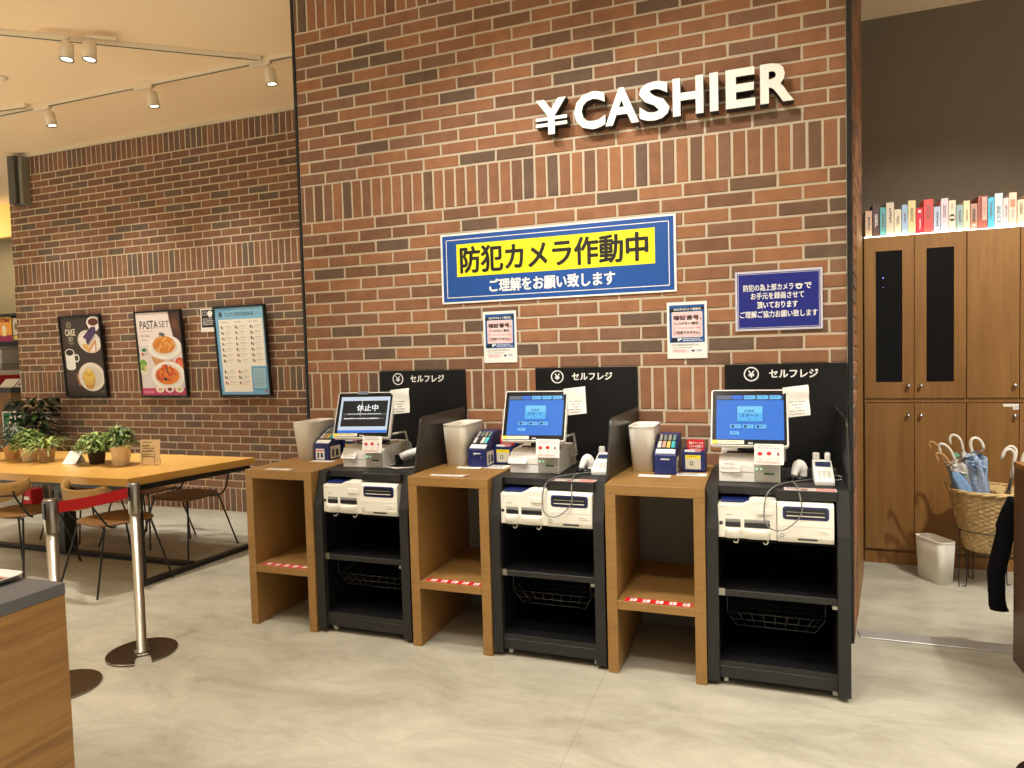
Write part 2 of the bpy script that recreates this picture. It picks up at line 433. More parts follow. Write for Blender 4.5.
PB = ink(10, 78, 146); PK = ink(246, 196, 196); RDI = ink(206, 40, 48)
def pin_poster(x, label):
    t = thing('security_code_poster', label, 'poster', (x, -.0075, 1.366), group='small white and blue posters about the security code')
    w_, h_ = .195, .283
    MB(wallM()).box(0, w_, 0, h_, 0, .0015, PAPER).build('paper', t)
    mb = MB(wallM(0, -.0018, 0))
    mb.rect(.012, .080, w_ - .012, h_ - .016, 1, PB)
    mb.poly([(.014, h_ - .050), (w_ - .014, h_ - .042), (w_ - .014, h_ - .026), (.014, h_ - .034)], 2, INKK)
    mb.text('2025年4月より義務化', .034, h_ - .043, w_ - .028, h_ - .031, 3, W, bold=.02)
    mb.rrect(.024, .106, w_ - .022, h_ - .050, .006, 2, W); mb.rrect(.026, .108, w_ - .024, h_ - .052, .006, 3, PK)
    mb.ell(w_ / 2, .160, .060, .044, 4, ink(248, 214, 212))
    mb.text('暗証番号、', .034, .192, w_ - .026, .216, 5, INKK, bold=.03)
    mb.text('入力がない場合、', .036, .168, w_ - .036, .183, 5, INKK, bold=.035)
    mb.text('クレジットカードを', .056, .147, w_ - .034, .158, 5, RDI, bold=.03); mb.text('ICで', .034, .147, .052, .158, 5, INKK)
    mb.text('ご利用できません。', .036, .122, w_ - .034, .138, 5, INKK, bold=.035)
    mb.poly([(.022, .098), (.040, .104), (.056, .092), (.048, .084), (.020, .086)], 4, INKK)
    mb.poly([(.050, .100), (.070, .103), (.074, .096), (.062, .093), (.054, .084)], 5, W)
    mb.scribble(.078, .084, w_ - .020, .102, 3, W, 2, 3)
    mb.scribble(.022, .062, w_ - .020, .072, 1, ink(120, 120, 116), 2, 4)
    mb.scribble(.022, .050, w_ - .060, .056, 1, ink(120, 120, 116), 1, 5)
    mb.rect(.024, .030, .104, .046, 1, ink(226, 160, 160)); mb.rect(.025, .031, .103, .045, 2, PAPER); mb.scribble(.030, .033, .100, .043, 3, RDI, 2, 6)
    mb.poly([(.116, .040), (.122, .044), (.126, .041), (.130, .044), (.136, .040), (.126, .031)], 2, ink(30, 40, 90))
    mb.scribble(.144, .032, .172, .044, 1, ink(40, 90, 140), 2, 7)
    mb.build('print', t)
    return t
pin_poster(1.110, 'white and blue poster below the left end of the wide blue banner')
pin_poster(2.113, 'white and blue poster below the right end of the wide blue banner')

# ------------------------------------------------------------------ framed menu posters on the far brick wall
def frame(name, label, x, w_, draw, z=1.088, h_=.828, cat='poster'):
    t = thing(name, label, cat, (x, DL - .0085 - .034 * 0, z), group='framed menu posters on the far brick wall'); t.rotation_euler = (radians(3.4), 0, 0)
    b = .017
    mb = MB(wallM()); F = mat('poster_frame_black', (16, 14, 12), .35)
    mb.box(0, w_, 0, b, 0, .034, F, bev=.002).box(0, w_, h_ - b, h_, 0, .034, F, bev=.002).box(0, b, b, h_ - b, 0, .034, F, bev=.002).box(w_ - b, w_, b, h_ - b, 0, .034, F, bev=.002)
    mb.build('frame', t)
    mb = MB(wallM(0, -.022, 0)); mb.rect(b, b, w_ - b, h_ - b, 0, W); mb.box(b, w_ - b, b, h_ - b, -.021, -.002, F)
    draw(mb, w_, h_, b); mb.build('printed_sheet', t)
    return t
def cake(mb, w, h, b):
    mb.rect(b, b, w - b, h - b, 1, ink(58, 44, 34))
    mb.poly([(b, h * .30), (w - b, h * .42), (w - b, h * .25), (b, h * .12)], 2, ink(72, 54, 40))
    mb.poly([(b, h * .72), (w - b, h * .90), (w - b, h * .78), (b, h * .60)], 2, ink(66, 50, 38))
    cr = ink(232, 222, 198)
    mb.ring(.135, .735, .024, .030, 3, ink(190, 178, 140)); mb.rect(.118, .722, .152, .745, 3, ink(120, 110, 80))
    mb.text('CAKE', .075, .625, .215, .695, 3, cr, bold=.03); mb.text('SET', .115, .572, .180, .612, 3, cr, bold=.0)
    mb.rect(.110, .548, .185, .556, 3, ink(150, 140, 110)); mb.rect(.125, .532, .17, .538, 3, ink(150, 140, 110))
    # cup top right
    mb.ell(.478, .750, .092, .060, 2, W); mb.poly([(.392, .752), (.564, .752), (.545, .690), (.520, .665), (.436, .665), (.411, .690)], 3, W); mb.ell(.478, .752, .080, .045, 4, ink(222, 212, 196)); mb.ell(.478, .754, .068, .036, 5, ink(92, 40, 18))
    mb.rect(w - b - .008, .66, w - b, .81, 6, ink(58, 44, 34))
    # plate + cake slice
    mb.ell(.400, .560, .160, .112, 4, ink(224, 216, 204), rot=-.25); mb.ell(.402, .556, .128, .086, 5, ink(238, 232, 222), rot=-.25)
    mb.poly([(.305, .500), (.385, .450), (.385, .538), (.305, .578)], 6, ink(226, 178, 96))
    mb.poly([(.385, .450), (.492, .556), (.492, .632), (.385, .538)], 6.5, ink(208, 152, 84))
    mb.poly([(.385, .492), (.492, .590), (.492, .634), (.385, .540)], 7, ink(238, 228, 214))
    mb.poly([(.385, .512), (.492, .606), (.492, .616), (.385, .524)], 7.5, ink(96, 66, 104))
    mb.poly([(.296, .590), (.385, .530), (.502, .640), (.505, .706), (.440, .705)], 8, ink(74, 48, 84))
    for px, py in ((.300, .570), (.320, .556), (.345, .552), (.312, .592), (.285, .585), (.340, .574)): mb.ell(px, py, .020, .018, 9, ink(244, 238, 222), n=12)
    mb.poly([(.47, .44), (.49, .46), (.50, .56), (.482, .57)], 9, ink(200, 150, 120))
    # mug left
    mb.rect(.045, .305, .175, .455, 4, W); mb.ell(.110, .305, .065, .028, 4.3, W); mb.ell(.110, .455, .066, .040, 5, ink(240, 236, 228)); mb.ell(.110, .456, .054, .030, 6, ink(40, 24, 16))
    mb.ring(.196, .398, .028, .042, 3, W)
    # plate + muffin
    mb.ell(.380, .205, .182, .145, 4, ink(228, 220, 206)); mb.ell(.384, .204, .142, .108, 5, ink(212, 204, 190))
    mb.poly([(.262, .190), (.292, .100), (.325, .082), (.380, .082), (.405, .100), (.435, .180)], 6, ink(206, 150, 74))
    mb.ell(.345, .200, .088, .078, 7, ink(216, 176, 74)); mb.ell(.350, .225, .070, .055, 8, ink(228, 190, 92)); mb.ell(.352, .250, .050, .040, 9, ink(214, 172, 70)); mb.ell(.356, .268, .030, .026, 10, ink(236, 204, 116))
    mb.poly([(.175, .240), (.190, .245), (.225, .120), (.205, .110)], 9, ink(190, 120, 76))
    mb.scribble(.48, .045, .555, .055, 3, ink(150, 140, 120), 1, 8)
def pasta(mb, w, h, b):
    mb.rect(b, b, w - b, h - b, 1, ink(224, 214, 212))
    mb.poly([(w * .72, h - b), (w - b, h - b), (w - b, h * .55), (w * .80, h * .70)], 2, ink(72, 44, 28))
    mb.ell(w * .86, h * .84, .040, .05, 3, ink(110, 66, 40)); mb.ell(w * .93, h * .76, .035, .04, 3, ink(96, 54, 34))
    mb.poly([(b, h - b), (w * .73, h - b), (w * .78, h * .72), (w * .5, h * .60), (b, h * .60)], 3, ink(238, 226, 222))
    mb.text('PASTA', .060, .655, .290, .735, 4, INKK, bold=.01); mb.text('SET', .305, .665, .430, .725, 4, INKK, bold=-.005)
    mb.scribble(.062, .625, .250, .638, 4, ink(160, 130, 130), 1, 3); mb.scribble(.062, .575, .190, .602, 4, ink(130, 120, 116), 2, 4); mb.scribble(.062, .540, .150, .555, 4, ink(130, 120, 116), 1, 14)
    mb.ell(.085, .455, .032, .017, 5, ink(40, 130, 80)); mb.ell(.062, .415, .014, .014, 5, ink(210, 60, 60)); mb.scribble(.085, .405, .150, .425, 5, ink(190, 90, 90), 2, 5)
    mb.poly([(.16, .40), (.36, .34), (.44, .36), (.44, .30), (.22, .28)], 4, ink(206, 150, 96))
    mb.ell(.520, .300, .065, .075, 5, ink(206, 70, 40)); mb.ell(.520, .300, .045, .055, 6, ink(226, 110, 70))
    mb.ell(.060, .300, .070, .085, 5, ink(232, 228, 214)); mb.ell(.060, .320, .045, .045, 6, ink(120, 170, 70)); mb.ell(.075, .275, .035, .035, 7, ink(220, 210, 150)); mb.ell(.045, .290, .030, .030, 7, ink(160, 190, 90))
    mb.rect(b, .0, b, .0, 1, W)
    mb.ell(.350, .475, .205, .115, 6, W, rot=.05); mb.ell(.350, .476, .165, .085, 7, ink(226, 220, 208), rot=.05)
    rnd = random.Random(4)
    mb.ell(.345, .500, .142, .085, 8, ink(220, 140, 52))
    for k in range(60):
        a = rnd.uniform(0, 6.28); q = rnd.random() ** .5
        mb.ell(.345 + cos(a) * q * .128, .505 + sin(a) * q * .078, .022, .0045, 9 + k % 4, (ink(236, 176, 84), ink(206, 112, 40), ink(226, 150, 60), ink(244, 206, 140))[k % 4], rot=rnd.uniform(0, 3), n=8)
    for k in range(9): mb.ell(.335 + rnd.uniform(-.028, .028), .592 + rnd.uniform(-.018, .018), .017, .005, 14, ink(44, 40, 34), rot=rnd.uniform(0, 3), n=8)
    mb.ell(.360, .205, .212, .135, 8, W, rot=.03); mb.ell(.360, .207, .172, .105, 9, ink(230, 222, 210), rot=.03)
    mb.ell(.352, .205, .150, .088, 10, ink(228, 130, 40))
    for k in range(46):
        a = rnd.uniform(0, 6.28); q = rnd.random() ** .5; c_ = (ink(206, 84, 34), ink(228, 104, 44), ink(196, 60, 30), ink(60, 40, 30), ink(222, 128, 60))[rnd.choice((0, 1, 2, 1, 0, 3, 4))]
        mb.ell(.350 + cos(a) * q * .130, .222 + sin(a) * q * .075, .021, .013, 11 + k % 6, c_, rot=rnd.uniform(0, 3), n=10)
    mb.rect(b, b, w - b, .085, 12, ink(196, 60, 100))
    for k, cx in enumerate((.250, .370, .490)):
        mb.ell(cx, .072, .052, .032, 18, ink(240, 232, 220)); mb.ell(cx, .072, .030, .017, 19, (ink(226, 176, 140), ink(120, 50, 40), ink(200, 190, 120))[k])
    mb.scribble(.040, .035, .180, .058, 13, ink(240, 200, 210), 2, 6)
def drinks(mb, w, h, b):
    LB = ink(124, 188, 230)
    mb.rect(b, b, w - b, h - b, 1, LB)
    mb.poly([(b, h * .9), (w * .6, h - b), (w - b, h - b), (w - b, h * .5)], 2, ink(134, 192, 226))
    mb.ell(.078, .752, .022, .026, 3, INKK); mb.ring(.078, .752, .012, .016, 4, ink(150, 180, 190))
    mb.text("TULLY'S COFFEE BEVERAGES", .125, .735, .455, .768, 3, ink(28, 40, 60), bold=.005)
    mb.text('メニュー', .475, .742, .535, .760, 3, ink(28, 40, 60))
    P_ = ink(246, 242, 230)
    mb.poly([(.052, .042), (.378, .042), (.378, .276), (.545, .276), (.545, .705), (.052, .705)], 3, P_)
    mb.rect(.382, .062, .545, .262, 3, ink(66, 150, 200)); mb.rect(.392, .072, .536, .256, 4, ink(168, 212, 232))
    mb.scribble(.400, .082, .530, .248, 5, ink(60, 90, 110), 14, 9, .4)
    rnd = random.Random(2)
    for c_, u0 in enumerate((.066, .226, .394)):
        mb.scribble(u0, .672, u0 + .10, .684, 4, ink(70, 70, 70), 1, 20 + c_)
        mb.rect(u0 + .148, .30, u0 + .149, .69, 4, ink(206, 200, 184))
        for r_ in range(11):
            v0 = .612 - r_ * .051
            if (c_ == 2 and v0 < .30) or (c_ < 2 and r_ == 7): continue
            col = rnd.choice((ink(92, 60, 44), ink(150, 104, 72), ink(70, 46, 36), ink(176, 60, 50) if r_ > 7 else ink(110, 80, 56)))
            mb.poly([(u0 + .008, v0 + .036), (u0 + .024, v0 + .036), (u0 + .021, v0 + .008), (u0 + .011, v0 + .008)], 5, col)
            mb.poly([(u0 + .028, v0 + .026), (u0 + .042, v0 + .026), (u0 + .039, v0 + .004), (u0 + .031, v0 + .004)], 5, rnd.choice((ink(206, 190, 160), col)))
            mb.scribble(u0 + .056, v0 + .020, u0 + .135, v0 + .034, 5, ink(120, 112, 100), 2, 31 + r_ + 11 * c_, .5)
            mb.scribble(u0 + .056, v0 + .002, u0 + .120, v0 + .008, 5, ink(160, 150, 130), 1, 61 + r_ + 11 * c_, .6)
    mb.ell(.530, .045, .012, .012, 5, ink(206, 70, 80))
frame('cake_poster', 'framed dark brown cake poster with a plated slice and muffin, leftmost frame', -4.170, .575, cake)
frame('pasta_poster', 'framed white poster showing two plates of pasta, between two other frames', -3.140, .580, pasta)
frame('beverage_poster', 'framed pale blue beverage list, rightmost frame on the far brick wall', -2.170, .580, drinks)
t = thing('opening_hours_card', 'small black card with a white cup pictogram left of the blue beverage list', 'sign', (-2.385, DL - .008, 1.690))
MB(wallM()).box(0, .19, 0, .215, 0, .003, PAPER).build('card', t)
mb = MB(wallM(0, -.0032, 0)); mb.rect(.012, .042, .178, .206, 1, INKK)
mb.text('CO', .022, .152, .076, .192, 2, W, bold=-.01); mb.ell(.112, .170, .030, .026, 2, W); mb.rect(.100, .135, .130, .150, 2, W); mb.scribble(.026, .060, .160, .128, 2, ink(210, 210, 206), 4, 3, .7)
mb.build('print', t)

# ------------------------------------------------------------------ self-checkout stations
SX = [(-.035, .385), (.945, 1.362), (1.912, 2.332)]      # wooden stands
KX = [(.390, .932), (1.366, 1.902), (2.336, 2.879)]      # black kiosks
which = ['leftmost', 'middle', 'rightmost']
which2 = ['beside the dining table', 'in the middle of the row', 'nearest the wooden cabinets']

def make_stand(x0, x1, label):
    w_ = x1 - x0; t = thing('wooden_stand', label, 'stand', (x0, -.625, 0), group='wooden open stands between the checkout machines')
    e = .046; D = .60; H = .836
    MB().box(0, e, 0, D, 0, H - e, OAK, bev=.0015).build('side_panel', t)
    MB().box(w_ - e, w_, 0, D, 0, H - e, OAK, bev=.0015).build('side_panel', t)
    MB().box(0, w_, 0, D, H - e + .0005, H, OAK, bev=.0015).build('top', t)
    MB().box(e + .0005, w_ - e - .0005, .0, D, .288, .326, OAK, bev=.001).build('shelf', t)
    mb = MB(topM(0, 0, .3265)); R_ = ink(206, 26, 30)
    mb.rect(e + .03, .003, w_ - e - .012, .050, 1, R_)
    n = 5; L_ = (w_ - 2 * e - .045) / n
    for k in range(n):
        a = e + .03 + k * L_ + L_ * .35
        mb.text('注意', a, .010, a + L_ * .55, .043, 2, W, bold=.06)
    mb.build('warning_tape', t)
    return t
for i, (a, b) in enumerate(SX):
    make_stand(a, b, ['oak stand with red tape on its shelf, beside the dining table', 'oak stand with red tape between the left and middle checkout kiosks',
                      'oak stand with red tape between the middle and right checkout kiosks'][i])

CABLE = mat('grey_cable', (120, 118, 114), .5)
WCABLE = mat('white_cable', (214, 210, 200), .5)
def smooth_path(P, n=8):
    P = [Vector(p) for p in P]; out = []
    for i in range(len(P) - 1):
        p0 = P[max(i - 1, 0)]; p1 = P[i]; p2 = P[i + 1]; p3 = P[min(i + 2, len(P) - 1)]
        for k in range(n):
            t = k / n
            out.append(.5 * ((2 * p1) + (-p0 + p2) * t + (2 * p0 - 5 * p1 + 4 * p2 - p3) * t * t + (-p0 + 3 * p1 - 3 * p2 + p3) * t ** 3))
    out.append(P[-1]); return out

def make_kiosk(x0, x1, label):
    """local x from 0, y=0 at the wall side plane, front at y=-.60"""
    w_ = x1 - x0; t = thing('checkout_kiosk', label, 'kiosk', (x0, 0, 0), group='black self checkout kiosks')
    e = .046
    prof = [(-.035, .0), (-.605, .0), (-.615, .03), (-.617, .665), (-.560, .834), (-.035, .834)]
    for xx in ((0, e), (w_ - e, w_)):
        MB().prism([(y, z if z > .03 else .02) for y, z in prof], xx[0], xx[1], DARK, 'X').box((xx[1] if xx[0] == 0 else xx[0]) - .0008, (xx[1] if xx[0] == 0 else xx[0]) + .0008, -.585, -.05, .11, .61, INNER).build('side_panel', t)
    mb = MB(); mb.box(e, w_ - e, -.535, -.035, .800, .834, DARK, bev=.0015)
    mb.prism([(-.590, .796), (-.594, .834), (-.52, .834), (-.52, .796)], w_ * .50, w_ - e, DARK, 'X', bev=.0015, seg=1); mb.build('desk_top', t)
    MB().box(e, w_ - e, -.05, -.038, .06, .80, INNER).build('back_board', t)
    MB().box(e, w_ - e, -.575, -.05, .612, .628, INNER, bev=.001).build('machine_tray', t)
    MB().box(e, w_ - e, -.585, -.05, .383, .4085, INNER).box(e, w_ - e, -.597, -.586, .382, .408, DARK, bev=.0015).box(e, e + .025, -.603, -.59, .385, .415, STEEL).box(w_ - e - .02, w_ - e, -.603, -.59, .368, .382, STEEL).build('shelf', t)
    MB().box(e, w_ - e, -.585, -.05, .085, .103, INNER, bev=.0015).box(e, w_ - e, -.598, -.586, .085, .103, DARK).build('bottom_shelf', t)
    MB().box(e, w_ - e, -.600, -.588, .035, .084, DARK, bev=.0015).build('kickboard', t)
    for cx, cy in ((.07, -.56), (w_ - .055, -.56), (.07, -.12), (w_ - .055, -.12)):
        MB().lathe([(.0, -.009), (.017, -.009), (.019, -.006), (.019, .006), (.017, .009), (0, .009)], GREYP, 18, T=Matrix.Translation((cx, cy, .0195)) @ Matrix.Rotation(pi / 2, 4, 'Y')).box(cx - .013, cx + .013, cy - .012, cy + .012, .030, .038, BLKW).build('caster', t)
    # wire basket under the shelf
    mb = MB(); Wb = mat('basket_wire', (46, 45, 43), .4)
    bx0, bx1, by0, by1, zt, zb = .075, w_ - .085, -.53, -.12, .345, .225; s = .035
    def ringp(z, k): return [(bx0 + k, by0 + k, z), (bx1 - k, by0 + k, z), (bx1 - k, by1 - k, z), (bx0 + k, by1 - k, z), (bx0 + k, by0 + k, z)]
    for z, k in ((.292, 0), (.255, .02), (zb, s)): mb.tube(ringp(z, k), .0022, Wb, 6)
    for n in range(9):
        fx = bx0 + s + (bx1 - bx0 - 2 * s) * n / 8; tx = bx0 + (bx1 - bx0) * n / 8
        mb.tube([(tx, by0, .292), (fx, by0 + s, zb), (fx, by1 - s, zb), (tx, by1, .292)], .0018, Wb, 5)
    for n in range(6):
        fy = by0 + s + (by1 - by0 - 2 * s) * n / 5; ty = by0 + (by1 - by0) * n / 5
        mb.tube([(bx0, ty, .292), (bx0 + s, fy, zb), (bx1 - s, fy, zb), (bx1, ty, .292)], .0018, Wb, 5)
    for xx in (bx0, bx1):
        for yy in (by0, by1): mb.tube([(xx, yy, .292), (xx, yy, .384)], .0025, Wb, 6)
    mb.build('wire_basket', t)
    # divider: upright side screen with a rounded front corner
    if label.find('cabinets') < 0: yb, zt_ = -.019, 1.112
    else: yb, zt_ = -.019, 1.112
    pts = [(yb, .836), (-.535, .836), (-.475, 1.06)]
    for k in range(1, 7):
        a = pi - (pi / 2) * k / 6; pts.append((-.430 + .045 * cos(a) - .0, 1.065 + .043 * sin(a) * 1.0))
    pts += [(yb, zt_ + .010)]
    SH = Matrix(((1, .105 if x0 < 2 else 0.0, 0, (.105 * .50) if x0 < 2 else 0), (0, 1, 0, 0), (0, 0, 1, 0), (0, 0, 0, 1)))
    MB(SH).prism(pts, w_ + .0035, w_ + .008, mat('divider_grey', (54, 51, 45), .32), 'X').prism(pts, w_ - .0005, w_ + .0032, mat('divider_black', (16, 15, 14), .5), 'X').build('side_screen', t)
    # sticker on the desk front edge
    if x0 > 1:
        mb = MB(topM(w_ * .56, -.588, .8348)); mb.rect(0, 0, w_ * .36, .058, 1, ink(206, 196, 186)); mb.rect(w_ * .22, .006, w_ * .35, .050, 2, ink(214, 130, 122)); mb.scribble(.01, .010, w_ * .2, .048, 2, ink(120, 70, 60), 2, 5); mb.rect(w_*.12,.004,w_*.16,.026,3,ink(150,40,40)); mb.build('sticker', t)
    return t
for i, (a, b) in enumerate(KX):
    make_kiosk(a, b, ['black checkout kiosk with wire basket, leftmost, its screen showing black', 'black checkout kiosk with wire basket in the middle of the row',
                      'black checkout kiosk with wire basket, rightmost, by the wooden cabinets'][i])
HX = [(.443, .994), (1.409, 1.960), (2.388, 2.932)]
HB = mat('header_black', (14, 13, 12), .45, spec=.3)
for i, (a, b) in enumerate(HX):
    t = thing('header_board', ['black header board with yen sign above the leftmost checkout screen', 'black header board with yen sign above the middle checkout screen', 'black header board with yen sign above the rightmost checkout screen'][i],
              'sign', (a, -.0065, .80), group='black header boards behind the checkout screens')
    w_ = b - a
    MB().box(0, w_, -.012, -.0, .0366, .531, HB, bev=.001).build('board', t)
    mb = MB(wallM(0, -.0124, 0)); cx, cy = .124, .483
    mb.ring(cx, cy, .029, .035, 1, W, 40)
    mb.text('¥', cx - .015, cy - .017, cx + .015, cy + .017, 1, W, bold=.02)
    mb.build('yen_symbol', t); mb = MB(wallM(0, -.0124, 0))
    mb.text('セルフレジ', .206, cy - .018, .420, cy + .020, 1, W, bold=.035)
    mb.build('lettering', t)

def coin_machine(x, label):
    t = thing('coin_changer', label, 'coin machine', (x, -.30, .6285), group='white coin machines under the kiosk desks')
    # local y=-.30 is the front
    H = .162; Y0 = -.305; w_ = .228
    mb = MB()
    # body with a stepped, curved top
    P = [(0, 0), (w_, 0), (w_, H), (w_ - .085, H)] + [(w_ - .085 - .055 * k / 6, H - .012 * (1 - cos(pi * k / 6)) / 2 * 1.6) for k in range(1, 7)] + [(0.004, H - .019), (0, H - .024)]
    mb.prism(P, Y0 + .012, .15, CREAM, 'Y'); mb.prism([(.002, .002), (w_ - .001, .002), (w_ - .001, H - .003), (w_ - .085, H - .003), (w_ - .14, H - .022), (.004, H - .024)], Y0 + .004, Y0 + .012, CREAM, 'Y', bev=.002, seg=1)
    mb.build('housing', t)
    MB().prism([(.010, H - .018), (.125, H - .018), (.135, H - .006), (.012, H - .006)], Y0 + .03, .0, NAVY, 'Y', bev=.003).build('hopper_lid', t)
    for a, b in ((.026, .092), (.100, .205)):
        rings = []
        for z, k in ((.004, .6), (.010, .95), (.036, 1), (.046, 1.0)):
            rings.append([(a + (b - a) * (.5 - .5 * cos(pi * q / 12)), Y0 + .006 - .030 * k * sin(pi * q / 12) ** .6, z) for q in range(13)] + [(b, Y0 + .01, z), (a, Y0 + .01, z)])
        MB().loft(rings, CREAM).build('coin_tray', t)
        MB().box(a + .003, b - .003, Y0 + .001, Y0 + .012, .048, .068, BLKP, bev=.002).box(a + .003, b - .003, Y0 + .0005, Y0 + .010, .069, .082, MIDG, bev=.002).build('coin_slot', t)
    mb = MB(wallM(0, Y0 + .0038, 0)); mb.box(.150, .212, .105, .128, 0, .006, CREAM, bev=.002)
    mb.scribble(.012, .126, .030, .130, 1, ink(120, 110, 110), 1, 2); mb.scribble(.032, .094, .062, .100, 1, ink(40, 40, 40), 1, 3); mb.scribble(.160, .094, .186, .099, 1, ink(40, 40, 40), 1, 4)
    mb.ring(.012, .062, .0065, .009, 1, MIDG, 18); mb.ell(.012, .062, .0062, .0062, 2, BLKP); mb.build('button_panel', t)
    for cx in (.07, .185):
        MB().tube([(cx + .009, Y0 + .02, .0), (cx + .009, Y0 + .008, -.010), (cx + .005, Y0 + .004, -.017), (cx - .005, Y0 + .004, -.017), (cx - .008, Y0 + .004, -.010)], .003, GREYP).build('hook', t)
    return t
def note_machine(x, label):
    t = thing('banknote_changer', label, 'banknote machine', (x, -.30, .6285), group='white banknote machines under the kiosk desks')
    H = .160; Y0 = -.315; w_ = .208
    P = [(Y0 + .012, .0), (Y0 + .002, .02), (Y0, .07), (Y0 + .006, H - .012), (Y0 + .016, H), (.15, H), (.15, 0)]
    MB().prism(P, 0, w_, CREAM, 'X', bev=.002, seg=1).build('housing', t)
    MB(wallM(0, Y0 + .0035, 0)).prism(rr_pts(.020, .094, w_ - .018, .146, .012), 0, .003, NAVY, 'Z').prism(rr_pts(.028, .101, w_ - .027, .139, .008), .0031, .0040, BLKP, 'Z').box(.034, w_ - .034, .108, .111, .004, .0055, CREAM).box(.034, w_ - .034, .124, .1265, .004, .006, MIDG).build('note_inlet', t)
    mb = MB(wallM(0, Y0 + .002, 0)); mb.box(.075, w_ - .060, .012, .019, 0, .0035, BLKP, bev=.001); mb.ring(.017, .028, .006, .0085, 5, MIDG, 18); mb.box(.145, w_ - .018, .042, .056, 0, .003, CREAM, bev=.001); mb.box(.02, w_ - .01, .066, .0668, 0, .002, MIDG)
    mb.scribble(.150, .046, w_ - .024, .052, 6, ink(160, 150, 140), 1, 5); mb.build('cover_details', t)
    return t
for i, (a, b) in enumerate(KX):
    coin_machine(a + .047, 'white coin machine with dispensing cups in the %s kiosk' % which[i])
    note_machine(a + .277, 'white banknote machine with a dark slot in the %s kiosk' % which[i])

